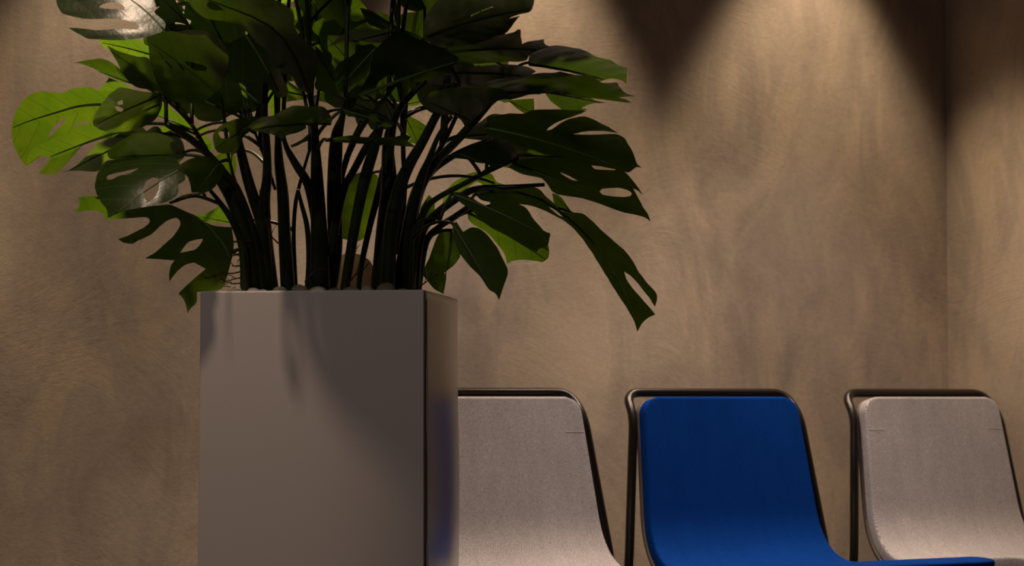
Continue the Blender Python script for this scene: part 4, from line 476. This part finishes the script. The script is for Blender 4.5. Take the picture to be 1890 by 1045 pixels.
 ([-0.3538,4.28,1.4527],[-0.6243,0.0,0.7812],[0.5361,-0.7274,0.4284],0.1323,0.8,0.4,[-48,-65,-66,11,-66,87,-35,241,-18,304,2,351,43,415,64,443,86,467,131,508,153,529,176,541,222,565,248,562,275,540,365,428,422,558,443,586,466,597,517,588,544,569,574,535,668,391,731,471,754,485,779,483,833,452,862,427,891,392,953,305,982,277,1008,266,1057,273,1083,267,1110,251,1166,201,1195,176,1225,139,1315,29,1256,-89,1237,-128,1216,-155,1173,-208,1150,-225,1126,-233,1076,-231,1053,-244,1031,-272,992,-356,971,-389,949,-413,903,-444,878,-447,851,-436,768,-368,708,-498,686,-528,663,-545,614,-554,588,-545,560,-520,470,-405,406,-504,383,-522,358,-525,305,-502,279,-491,251,-471,196,-433,168,-410,140,-383,83,-322,52,-277,20,-216],[],[]),
]
PETIOLES = [
 [[-0.3555,3.97,1.3468,0.0047],[-0.3489,3.995,1.3041,0.0057],[-0.349,4.02,1.2704,0.0072],[-0.349,4.045,1.2228,0.0106],[-0.3469,4.07,1.1375,0.0145],[-0.3468,4.095,1.0612,0.0175],[-0.3486,4.12,0.9988,0.0196]],
 [[-0.294,4.0,1.3432,0.0038],[-0.3019,4.03,1.3132,0.0058],[-0.3146,4.06,1.275,0.0116],[-0.3205,4.09,1.1783,0.0136],[-0.3214,4.12,1.0824,0.0137],[-0.3363,4.15,1.0002,0.0138]],
 [[-0.2717,4.1,1.3121,0.0044],[-0.2907,4.12,1.275,0.0059],[-0.3097,4.14,1.2226,0.0059],[-0.3209,4.16,1.1647,0.0069],[-0.3321,4.18,1.0864,0.007]],
 [[-0.2356,4.02,1.2927,0.0053],[-0.2577,4.036,1.2626,0.0067],[-0.2857,4.052,1.2138,0.0068],[-0.3003,4.068,1.191,0.0073],[-0.315,4.084,1.1387,0.0078],[-0.3257,4.1,1.0713,0.0078]],
 [[-0.2326,4.0,1.2951,0.0076],[-0.2451,4.02,1.254,0.0096],[-0.2626,4.04,1.201,0.0106],[-0.2811,4.06,1.1192,0.0097],[-0.2996,4.08,1.0116,0.0087]],
 [[-0.2188,4.1,1.3121,0.0059],[-0.2256,4.12,1.27,0.0108],[-0.2245,4.14,1.1967,0.0158],[-0.2313,4.16,1.105,0.0198],[-0.2391,4.18,1.0065,0.0219]],
 [[-0.2351,4.15,1.2335,0.0059],[-0.2436,4.1625,1.1948,0.0069],[-0.2621,4.175,1.126,0.006],[-0.2776,4.1875,1.0569,0.0055],[-0.2843,4.2,1.0075,0.005]],
 [[-0.0963,4.02,1.3749,0.0057],[-0.1102,4.0386,1.3561,0.0067],[-0.134,4.0571,1.3215,0.0077],[-0.1599,4.0757,1.2749,0.0087],[-0.186,4.0943,1.2327,0.0107],[-0.2034,4.1129,1.1952,0.0127],[-0.2199,4.1314,1.1227,0.0138],[-0.2275,4.15,1.0051,0.0128]],
 [[-0.1085,4.05,1.3157,0.0039],[-0.1316,4.075,1.2846,0.0044],[-0.1509,4.1,1.2422,0.0063],[-0.1656,4.125,1.2112,0.0088],[-0.1833,4.15,1.1539,0.0109],[-0.1992,4.175,1.0761,0.0119],[-0.2102,4.2,1.0075,0.013]],
 [[-0.102,4.1,1.32,0.0039],[-0.1215,4.13,1.284,0.0044],[-0.1412,4.16,1.2545,0.005],[-0.1602,4.19,1.2275,0.006],[-0.1764,4.22,1.1901,0.007]],
 [[-0.0388,4.05,1.3401,0.0058],[-0.0818,4.0714,1.2939,0.0078],[-0.1096,4.0929,1.267,0.0078],[-0.1338,4.1143,1.2457,0.0083],[-0.1581,4.1357,1.2172,0.0108],[-0.1787,4.1571,1.1744,0.0119],[-0.1944,4.1786,1.0963,0.0129],[-0.2032,4.2,1.0075,0.013]],
 [[-0.039,4.08,1.2773,0.0039],[-0.0766,4.1083,1.2657,0.0054],[-0.1137,4.1367,1.25,0.0059],[-0.1523,4.165,1.222,0.0064],[-0.1753,4.1933,1.1776,0.009],[-0.1894,4.2217,1.1093,0.0111],[-0.1925,4.25,1.0098,0.0111]],
 [[0.0117,4.08,1.244,0.0039],[-0.0363,4.1,1.2255,0.0044],[-0.0886,4.12,1.2008,0.0049],[-0.1463,4.14,1.1699,0.0054],[-0.1688,4.16,1.1348,0.0074],[-0.1825,4.18,1.0764,0.009],[-0.1882,4.2,1.0075,0.01]],
 [[0.0591,4.12,1.1998,0.0034],[-0.0049,4.1367,1.1974,0.0044],[-0.0595,4.1533,1.196,0.0059],[-0.0946,4.17,1.1835,0.007],[-0.1449,4.1867,1.1469,0.008],[-0.1705,4.2033,1.108,0.009],[-0.1811,4.22,1.0084,0.009]],
 [[-0.0724,4.15,1.1678,0.0044],[-0.1047,4.175,1.146,0.006],[-0.1333,4.2,1.1299,0.006],[-0.1613,4.225,1.0995,0.007],[-0.1773,4.25,1.0098,0.0081]],
 [[-0.127,4.0,1.1271,0.0024],[-0.149,4.025,1.131,0.0024],[-0.1692,4.05,1.1214,0.0029],[-0.1799,4.075,1.0892,0.0039],[-0.1827,4.1,1.0028,0.0049]],
 [[-0.5766,4.05,1.306,0.0034],[-0.5703,4.075,1.2944,0.0039],[-0.544,4.1,1.2461,0.0044],[-0.5214,4.125,1.2072,0.0059],[-0.4985,4.15,1.1639,0.0069],[-0.4783,4.175,1.111,0.008],[-0.4675,4.2,1.0075,0.009]],
 [[-0.6106,4.0,1.297,0.0057],[-0.5702,4.02,1.2714,0.0067],[-0.539,4.04,1.2436,0.0067],[-0.5143,4.06,1.2146,0.0068],[-0.4922,4.08,1.1823,0.0073],[-0.4648,4.1,1.1007,0.0078],[-0.4517,4.12,1.0037,0.0088]],
 [[-0.4987,3.98,1.241,0.0028],[-0.4951,4.0225,1.2089,0.0029],[-0.4855,4.065,1.1663,0.0039],[-0.4735,4.1075,1.1111,0.0049],[-0.4619,4.15,1.0051,0.0059]],
 [[-0.5275,4.05,1.2155,0.0067],[-0.5235,4.064,1.2052,0.0097],[-0.5016,4.078,1.1655,0.0117],[-0.4834,4.092,1.1099,0.0136],[-0.472,4.106,1.0422,0.0156],[-0.4704,4.12,0.9988,0.0167]],
 [[-0.5388,4.02,1.1865,0.0029],[-0.5356,4.032,1.1799,0.0034],[-0.5196,4.044,1.1597,0.0043],[-0.4987,4.056,1.1267,0.0063],[-0.4824,4.068,1.079,0.0077],[-0.4794,4.08,0.9969,0.0087]],
 [[-0.6113,4.05,1.1602,0.0024],[-0.5819,4.06,1.1717,0.0029],[-0.5619,4.07,1.1736,0.0029],[-0.536,4.08,1.1657,0.0034],[-0.5226,4.09,1.1568,0.0039],[-0.4991,4.1,1.1203,0.0049]],
 [[-0.4932,4.05,1.2963,0.0058],[-0.491,4.065,1.2736,0.0077],[-0.4768,4.08,1.2107,0.0097],[-0.4646,4.095,1.167,0.0107],[-0.4543,4.11,1.1309,0.0117],[-0.4497,4.125,1.0729,0.0138],[-0.449,4.14,0.9997,0.0158]],
 [[-0.4381,4.02,1.3846,0.0048],[-0.442,4.0417,1.3098,0.0067],[-0.4402,4.0633,1.2734,0.0068],[-0.4413,4.085,1.2112,0.0088],[-0.4483,4.1067,1.168,0.0108],[-0.4483,4.1283,1.1027,0.0128],[-0.4402,4.15,1.0002,0.0158]],
 [[-0.4239,4.05,1.3889,0.0043],[-0.4233,4.075,1.3336,0.0049],[-0.4237,4.1,1.2875,0.0059],[-0.424,4.125,1.2409,0.0088],[-0.4193,4.15,1.1837,0.0109],[-0.4185,4.175,1.116,0.0119],[-0.4134,4.2,1.0024,0.014]],
 [[-0.4048,4.0,1.2854,0.0029],[-0.4009,4.02,1.2588,0.0048],[-0.3844,4.04,1.2271,0.0072],[-0.3657,4.06,1.1951,0.0082],[-0.3556,4.08,1.1383,0.0073],[-0.3511,4.1,1.0713,0.0059]],
 [[-0.3707,4.2,1.287,0.003],[-0.385,4.216,1.2453,0.003],[-0.3974,4.232,1.2063,0.0035],[-0.4058,4.248,1.1722,0.004],[-0.4101,4.264,1.1123,0.0041],[-0.407,4.28,1.0061,0.0046]],
 [[-0.3982,4.22,1.2002,0.003],[-0.3935,4.235,1.1762,0.004],[-0.3835,4.25,1.1317,0.0051],[-0.3815,4.265,1.0716,0.0051],[-0.3866,4.28,1.0061,0.0051]],
 [[-0.4783,4.2,1.3092,0.0025],[-0.4658,4.2167,1.2737,0.0025],[-0.4553,4.2333,1.242,0.003],[-0.4437,4.25,1.2029,0.003]],
 [[-0.2065,4.25,1.3407,0.004],[-0.2048,4.26,1.2877,0.0046],[-0.2042,4.27,1.256,0.0046],[-0.2015,4.28,1.2262,0.0041],[-0.2049,4.29,1.1758,0.0051],[-0.2154,4.3,1.084,0.0072]],
 [[-0.1552,4.05,1.3791,0.0048],[-0.1967,4.0675,1.3404,0.0063],[-0.2131,4.085,1.3103,0.0073],[-0.2188,4.1025,1.2759,0.0068],[-0.2235,4.12,1.2206,0.0078]],
 [[-0.2026,3.99,1.3687,0.0038],[-0.2453,4.02,1.3207,0.0043],[-0.2713,4.05,1.2914,0.0048],[-0.2975,4.08,1.2459,0.0058]],
]

PB = planter.location + Vector((-PW/2, PD/2, 0))
PB = Vector((PC.x + (-PW/2)*math.cos(ANG) - (PD/2)*math.sin(ANG), PC.y + (-PW/2)*math.sin(ANG) + (PD/2)*math.cos(ANG), PH-.02))
plant = thing('monstera_plant', PB)
tag(plant, 'large leafy monstera plant growing from the white planter', 'plant')
pairs = lambda f_: [(f_[i]/10000, f_[i+1]/10000) for i in range(0, len(f_), 2)]
def inside(p_, poly):
    r = False; n = len(poly); x, y = p_
    for i in range(n):
        (x1, y1), (x2, y2) = poly[i], poly[(i+1) % n]
        if (y1 > y) != (y2 > y) and x < (x2-x1)*(y-y1)/(y2-y1)+x1: r = not r
    return r
def blade(base, U, V, ln, a, b, outline, holes, rib, phase, step=0.011):
    U = Vector(U).normalized(); V = Vector(V); V = (V - U*V.dot(U)).normalized(); Nn = U.cross(V)
    loops = [outline] + holes
    flat = [p_ for lp in loops for p_ in lp]
    bm = bmesh.new()
    vs_ = [bm.verts.new((x, y, 0)) for x, y in flat]
    for tri in tessellate_polygon([[Vector((x, y, 0)) for x, y in lp] for lp in loops]):
        try: bm.faces.new([vs_[i] for i in tri])
        except ValueError: pass
    bmesh.ops.recalc_face_normals(bm, faces=bm.faces)
    xs = [p_[0] for p_ in flat]; ys = [p_[1] for p_ in flat]
    for axis, lo, hi in ((0, min(xs), max(xs)), (1, min(ys), max(ys))):
        c = lo + step
        while c < hi:
            no = (1, 0, 0) if axis == 0 else (0, 1, 0); co = (c, 0, 0) if axis == 0 else (0, c, 0)
            bmesh.ops.bisect_plane(bm, geom=bm.verts[:]+bm.edges[:]+bm.faces[:], plane_co=co, plane_no=no, dist=1e-6)
            c += step
    bmesh.ops.triangulate(bm, faces=[f_ for f_ in bm.faces if len(f_.verts) > 4])
    uvl = bm.loops.layers.uv.new('UVMap')
    for f_ in bm.faces:
        if f_.normal.z < 0: f_.normal_flip()
        for lp in f_.loops: lp[uvl].uv = (lp.vert.co.x, lp.vert.co.y)
    def surf(u, v):
        av = abs(v)
        h = -a*v*v - b*(u-.35*ln)**2
        h += 0.0004*math.cos(2*PI*(u-.75*av-2.5*av*av)/.038)*min(1, av/.035)
        h += 0.003*math.sin(u*23+phase)*min(1, av/.06)
        return h
    for v in bm.verts:
        u, w = v.co.x, v.co.y
        v.co = U*u + V*w + Nn*surf(u, w)
    # midrib
    path = rib if rib else [(ln*k/24, 0.0) for k in range(25)]
    path = [p_ for p_ in path if inside(p_, outline) or p_ == path[0]]
    if len(path) > 3:
        q = catmull(path, 3) if rib else path
        rp = [U*x + V*y + Nn*(surf(x, y) - .0006) for x, y in q]
        k = max(.0011, min(.0034, ln*.016))
        rr = [k*(1-.75*i/(len(rp)-1)) for i in range(len(rp))]
        return bm, tube(bmesh.new(), rp, rr, 8)
    return bm, None
leaf_tops = []
for i, (base, U, V, ln, a, b, ou, hs, rb) in enumerate(LEAVES):
    lb, mb = blade(base, U, V, ln, a, b, pairs(ou), [pairs(h) for h in hs], pairs(rb), i*1.7)
    lo = obj('leaf', lb, M_LEAF, plant, loc=Vector(base) - PB)
    if mb: obj('midrib', mb, M_RIB, lo)
    leaf_tops.append(Vector(base))
# petioles: tapering stalks from the soil up to the blades
stems = []
for st in PETIOLES:
    P = catmull(st, 5)
    if st[-1][2] < 1.05:                          # those that reach the planter go into the soil
        e = P[-1]; P.append([e[0], e[1], PH-.035, e[3]])
    bm = tube(bmesh.new(), [Vector(q[:3]) - PB for q in P], [q[3] for q in P], 12)
    obj('petiole', bm, M_STEM, plant)
    stems.append([Vector(q[:3]) for q in P])
# short stalks joining the remaining blades to the nearest stalk
for bp in leaf_tops:
    best = None
    for s_ in stems:
        for q in s_[:-4]:
            if q.z < bp.z - .015 or (q - bp).length < .03:
                d = (q - bp).length
                if best is None or d < best[0]: best = (d, q)
    if best is None or best[0] < .02 or best[0] > .30: continue
    q = best[1]; mid = (bp + q)/2 + Vector((0, 0, .18*best[0]))
    pts = [bp, mid, q]
    pl = [(bp*(1-t)**2 + mid*2*t*(1-t) + q*t*t) - PB for t in [k/10 for k in range(11)]]
    obj('petiole', tube(bmesh.new(), pl, [.0026+.0012*k/10 for k in range(11)], 8), M_STEM, plant)
# unseen blades above the top edge, a crown added to shade the middle
def monstera_outline(L_, W_):
    pts = []
    nl = 6
    for side_ in (1, -1):
        half = []
        for k in range(61):
            t = k/60
            w = W_*(math.sin(PI*min(1, t*1.02))**0.6)*(1-.35*t) + .001
            ph = (t*nl) % 1.0
            if .12 < t < .86 and ph > .80: w *= .36
            half.append((L_*(t*1.05-.05), side_*w))
        pts += half if side_ == 1 else half[::-1]
    return pts
shade_crown = [(-.45, 3.84, 1.64, 180, .25, .24), (-.36, 3.73, 1.66, 172, .24, .34), (-.45, 4.20, 1.66, 176, .27, .48), (-.36, 3.97, 1.66, -80, .24), (-.50, 3.96, 1.64, -115, .20), (-.12, 3.95, 1.64, -30, .22), (-.06, 4.10, 1.66, -5, .20), (-.04, 4.25, 1.70, 30, .2), (-.56, 4.33, 1.62, 170, .20), (-.18, 3.80, 1.62, -60, .26), (-.42, 4.10, 1.68, -100, .26), (-.38, 4.0, 1.60, -120, .24), (-.45, 4.2, 1.58, 170, .22), (-.25, 4.2, 1.66, -60, .27), (-.42, 4.10, 1.62, -150, .27), (-.20, 4.02, 1.60, -40, .27), (-.35, 4.35, 1.66, 120, .25), (-.12, 4.25, 1.66, 15, .2), (-.28, 3.98, 1.62, -95, .22), (-.15, 4.40, 1.62, 60, .24)]
for i, (x, y, z, az, L_, *wd) in enumerate(shade_crown):
    a_ = math.radians(az); U = Vector((math.cos(a_), math.sin(a_), -.12)); V = Vector((-math.sin(a_), math.cos(a_), 0.05))
    lb, mb = blade((x, y, z), U, V, L_, 1.6, .9, monstera_outline(L_, L_*(wd[0] if wd else .42)), [], [], i)
    lo = obj('leaf', lb, M_LEAF, plant, loc=Vector((x, y, z)) - PB)
    if mb: obj('midrib', mb, M_RIB, lo)
    bp = Vector((x, y, z))
    q = min((w_ for s_ in stems for w_ in s_[:12] if 1.27 < w_.z < 1.42 and -.48 < w_.x < -.12), key=lambda w_: (w_.xy - bp.xy).length)
    mid = Vector((q.x*.75 + bp.x*.25, q.y*.75 + bp.y*.25, bp.z - .01))
    pl = [(bp*(1-t)**2 + mid*2*t*(1-t) + q*t*t) - PB for t in [k/14 for k in range(15)]]
    obj('petiole', tube(bmesh.new(), pl, [.0028+.0014*k/14 for k in range(15)], 8), M_STEM, plant)
# dry rootlets at the left rim and a few inside
def rootlet(start, d, L_, depth=2):
    bm = bmesh.new(); n = 9
    def grow(p_, d, L_, r, lev):
        pts = [p_]; dd = Vector(d)
        for k in range(n):
            dd = (dd + Vector((random.uniform(-.28, .28), random.uniform(-.2, .2), random.uniform(-.28, .28)))).normalized()
            pts.append(pts[-1] + dd*L_/n)
        tube(bm, [q - PB for q in pts], [r*(1-.7*k/n) for k in range(n+1)], 5)
        if lev:
            for k in (3, 5, 7):
                grow(pts[k], (dd + Vector((random.uniform(-.7, .7), random.uniform(-.4, .4), random.uniform(-.7, .7)))).normalized(), L_*.4, r*.6, lev-1)
    grow(Vector(start), d, L_, .0016, depth)
    return obj('root', bm, M_ROOT, plant)
for k in range(9):
    z = PH + .004 + .011*k
    rootlet((-.490 + .004*(k % 3) + .002*k, 4.08, z), (-1, -.15, random.uniform(-.35, .25)), random.uniform(.025, .06) + (.045 if k in (3, 6) else 0))
for (x, y, z, dx, dz, L_) in ((-.42, 4.08, 1.09, -.6, .7, .06), (-.44, 4.07, 1.12, -.5, .8, .07), (-.37, 4.06, 1.02, .4, .5, .05), (-.29, 4.06, 1.02, .5, .6, .05), (-.30, 4.07, 1.05, .8, .4, .05), (-.17, 4.08, 1.01, .9, .5, .05)):
    rootlet((x, y, z), (dx, -.2, dz), L_, 1)

# pale rounded plate standing between the stalks
bm = bmesh.new()
w, hgt = .041, .072
o2 = [(w*math.cos(PI*k/20), .064 + .030*math.sin(PI*k/20)) for k in range(21)] + [(-w*.78, 0), (w*.78, 0)]
fr_ = [bm.verts.new((x, -.018*(1-(x/w)**2), z)) for x, z in o2]; bk = [bm.verts.new((x, -.018*(1-(x/w)**2)+.002, z)) for x, z in o2]
bm.faces.new(fr_); bm.faces.new(bk[::-1])
for i in range(len(o2)): bm.faces.new((fr_[i], bk[i], bk[(i+1) % len(o2)], fr_[(i+1) % len(o2)]))
bmesh.ops.recalc_face_normals(bm, faces=bm.faces)
plate = obj('plastic_plate', bm, M_PALE, smooth=False, loc=(-.301, 4.26, PH-.014))
tag(plate, 'pale plate with rounded top standing in the soil between the stalks', 'plate')

# pebbles on the soil along the front rim
spots = [(.045, .030, .013), (.075, .036, .010), (.125, .034, .012), (.165, .032, .014), (.192, .040, .012), (.225, .030, .011), (.255, .036, .012), (.285, .034, .012), (.318, .034, .015), (.095, .030, .009), (.060, .056, .012), (.345, .045, .010)]
for i, (sx_, sy_, r) in enumerate(spots):
    bm = bmesh.new(); bmesh.ops.create_icosphere(bm, subdivisions=3, radius=r)
    ex = random.uniform(1.1, 1.5)
    for v in bm.verts:
        n_ = 1 + .10*math.sin(v.co.x*190+i) + .08*math.sin(v.co.y*230+2*i)
        v.co = Vector((v.co.x*ex*n_, v.co.y*n_, v.co.z*.85*n_))
    lx, ly = -PW + .012 + sx_, sy_
    wx = PC.x + lx*math.cos(ANG) - ly*math.sin(ANG); wy = PC.y + lx*math.sin(ANG) + ly*math.cos(ANG)
    o = obj('pebble', bm, M_STONE[i % 3], loc=(wx, wy, PH-.010+r*.72))
    o.rotation_euler = (0, 0, random.uniform(0, 3))
    tag(o, 'small rounded pebble lying on the soil at the planter rim', 'pebble', 'pebbles along the planter rim')

# ------------------------------------------------------------------ chairs
PROFILE = fillet([(-.62, .435), (-.52, .432), (.0, .395), (.115, .815)], [.05, .17], 14)   # (y back, z up), front edge to top edge
def arc_profile():
    pts = [Vector((p_[0], p_[1])) for p_ in PROFILE]
    L_ = [0]
    for a, b in zip(pts, pts[1:]): L_.append(L_[-1] + (b-a).length)
    return pts, L_
def pos_at(s_):
    pts, L_ = ARC
    for i in range(len(L_)-1):
        if s_ <= L_[i+1] or i == len(L_)-2:
            t = (s_-L_[i])/(L_[i+1]-L_[i]); return pts[i].lerp(pts[i+1], t)
ARC = None
def fillet2():
    return [(p_.x, p_.y) for p_ in fillet([(-.640, .402, 0), (-.56, .408, 0), (.015, .352, 0), (.105, .815, 0)], [.04, .17], 14)]
PROFILE = fillet2()
ARC = arc_profile(); TOT = ARC[1][-1]
def half_width(s_):
    t = s_/TOT                                   # 0 front .. 1 top
    w = .322 - .077*t
    r = .045; e = TOT - s_
    if e < r: w -= r - math.sqrt(max(0, r*r-(r-e)**2))
    if s_ < .05: w -= .05 - math.sqrt(max(0, .0025-(.05-s_)**2))
    return w
def shell_grid(off=0.0, n=90, mcols=18):
    bm = bmesh.new(); uvl = bm.loops.layers.uv.new('UVMap'); rows = []
    for i in range(n+1):
        # finer near both ends for the round corners
        t = i/n; s_ = TOT*(t - .06*math.sin(2*PI*t))
        p_ = pos_at(s_); q = pos_at(min(TOT, s_+.004)); r_ = pos_at(max(0, s_-.004))
        d = (q - r_).normalized(); nn = Vector((-d.y, d.x))
        w = half_width(s_)
        rows.append([(bm.verts.new((w*(2*j/mcols-1), p_.x + nn.x*off, p_.y + nn.y*off)), w*(2*j/mcols-1), s_) for j in range(mcols+1)])
    for i in range(n):
        for j in range(mcols):
            c = (rows[i][j], rows[i][j+1], rows[i+1][j+1], rows[i+1][j])
            f_ = bm.faces.new([x[0] for x in c])
            for lp, x in zip(f_.loops, c): lp[uvl].uv = (x[1], x[2])
    return bm
def make_chair(fabric_m, loc, rz, label, seams):
    t = thing('lounge_chair', loc, rz)
    tag(t, label, 'chair', None)
    u = obj('upholstery', shell_grid(0.0), fabric_m, t)
    m_ = u.modifiers.new('pad', 'SOLIDIFY'); m_.thickness = 0.034; m_.offset = 0
    bv = u.modifiers.new('soft', 'BEVEL'); bv.width = 0.013; bv.segments = 4; bv.limit_method = 'ANGLE'; bv.angle_limit = math.radians(50)
    sb = obj('shell', shell_grid(-.0235), M_SHELLBACK, t)
    m_ = sb.modifiers.new('ply', 'SOLIDIFY'); m_.thickness = 0.010; m_.offset = 0
    sb['label'] = 'brown shell behind the fabric'
    sb.scale = (1.0, 1, 1)
    # tube frame: floor, up along the back, kinked rearwards, across the top and down again
    path = []
    half = [(.322, .125, .012), (.322, .046, .34), (.267, .106, .765), (.257, .160, .828)]
    left = [(-x, y, z) for x, y, z in half]
    pts = half + left[::-1]
    path = fillet(pts, [.10, .035, .045, .045, .035, .10], 8)
    obj('frame', tube(bmesh.new(), path, .0120, 14), M_FRAME, t)
    for s_ in (1, -1):
        rail = fillet([(s_*.322, .052, .325), (s_*.324, -.50, .365), (s_*.324, -.58, .012)], [.06], 8)
        obj('leg', tube(bmesh.new(), rail, .0120, 14), M_FRAME, t)
        for (gx, gy) in ((s_*.322, .125), (s_*.324, -.58)):
            bm = bmesh.new(); tube(bm, [(gx, gy, 0), (gx, gy, .014)], [.014, .0125], 14)
            obj('glide', bm, M_GLIDE, t)
    for yy, zz in ((-.40, .3575), (-.06, .332)):
        obj('cross_bar', tube(bmesh.new(), [(-.324, yy, zz), (.324, yy, zz)], .009, 10), M_FRAME, t)
    if seams:
        for s_ in (1, -1):
            bm = bmesh.new(); pl = []
            sa = TOT - .092
            for k in range(12):
                w = half_width(sa); x = s_*(w - .006 - .055*k/11)
                p_ = pos_at(sa); q = pos_at(sa+.004); d = (q-p_).normalized(); nn = Vector((-d.y, d.x))
                pl.append((x, p_.x + nn.x*.0172, p_.y + nn.y*.0172))
            o = obj('seam', tube(bm, pl, .0006, 6), M_THREAD, t)
    return t
GROUP = 'lounge chairs in a row along the wall'
CA = math.radians(29.5)
def place(px_center, depth, ang, m, label, seams):
    x = (px_center-945)/4200*depth
    t = make_chair(m, (x, depth, 0), ang, label, seams); t['group'] = GROUP
    return t
place(948, 5.62, CA, M_GREY, 'grey upholstered lounge chair partly hidden behind the white planter', True)
place(1368, 5.96, CA, M_BLUE, 'blue upholstered lounge chair between the two grey ones', False)
place(1760, 6.28, CA + math.radians(2), M_GREY, 'grey upholstered lounge chair nearest the room corner', True)
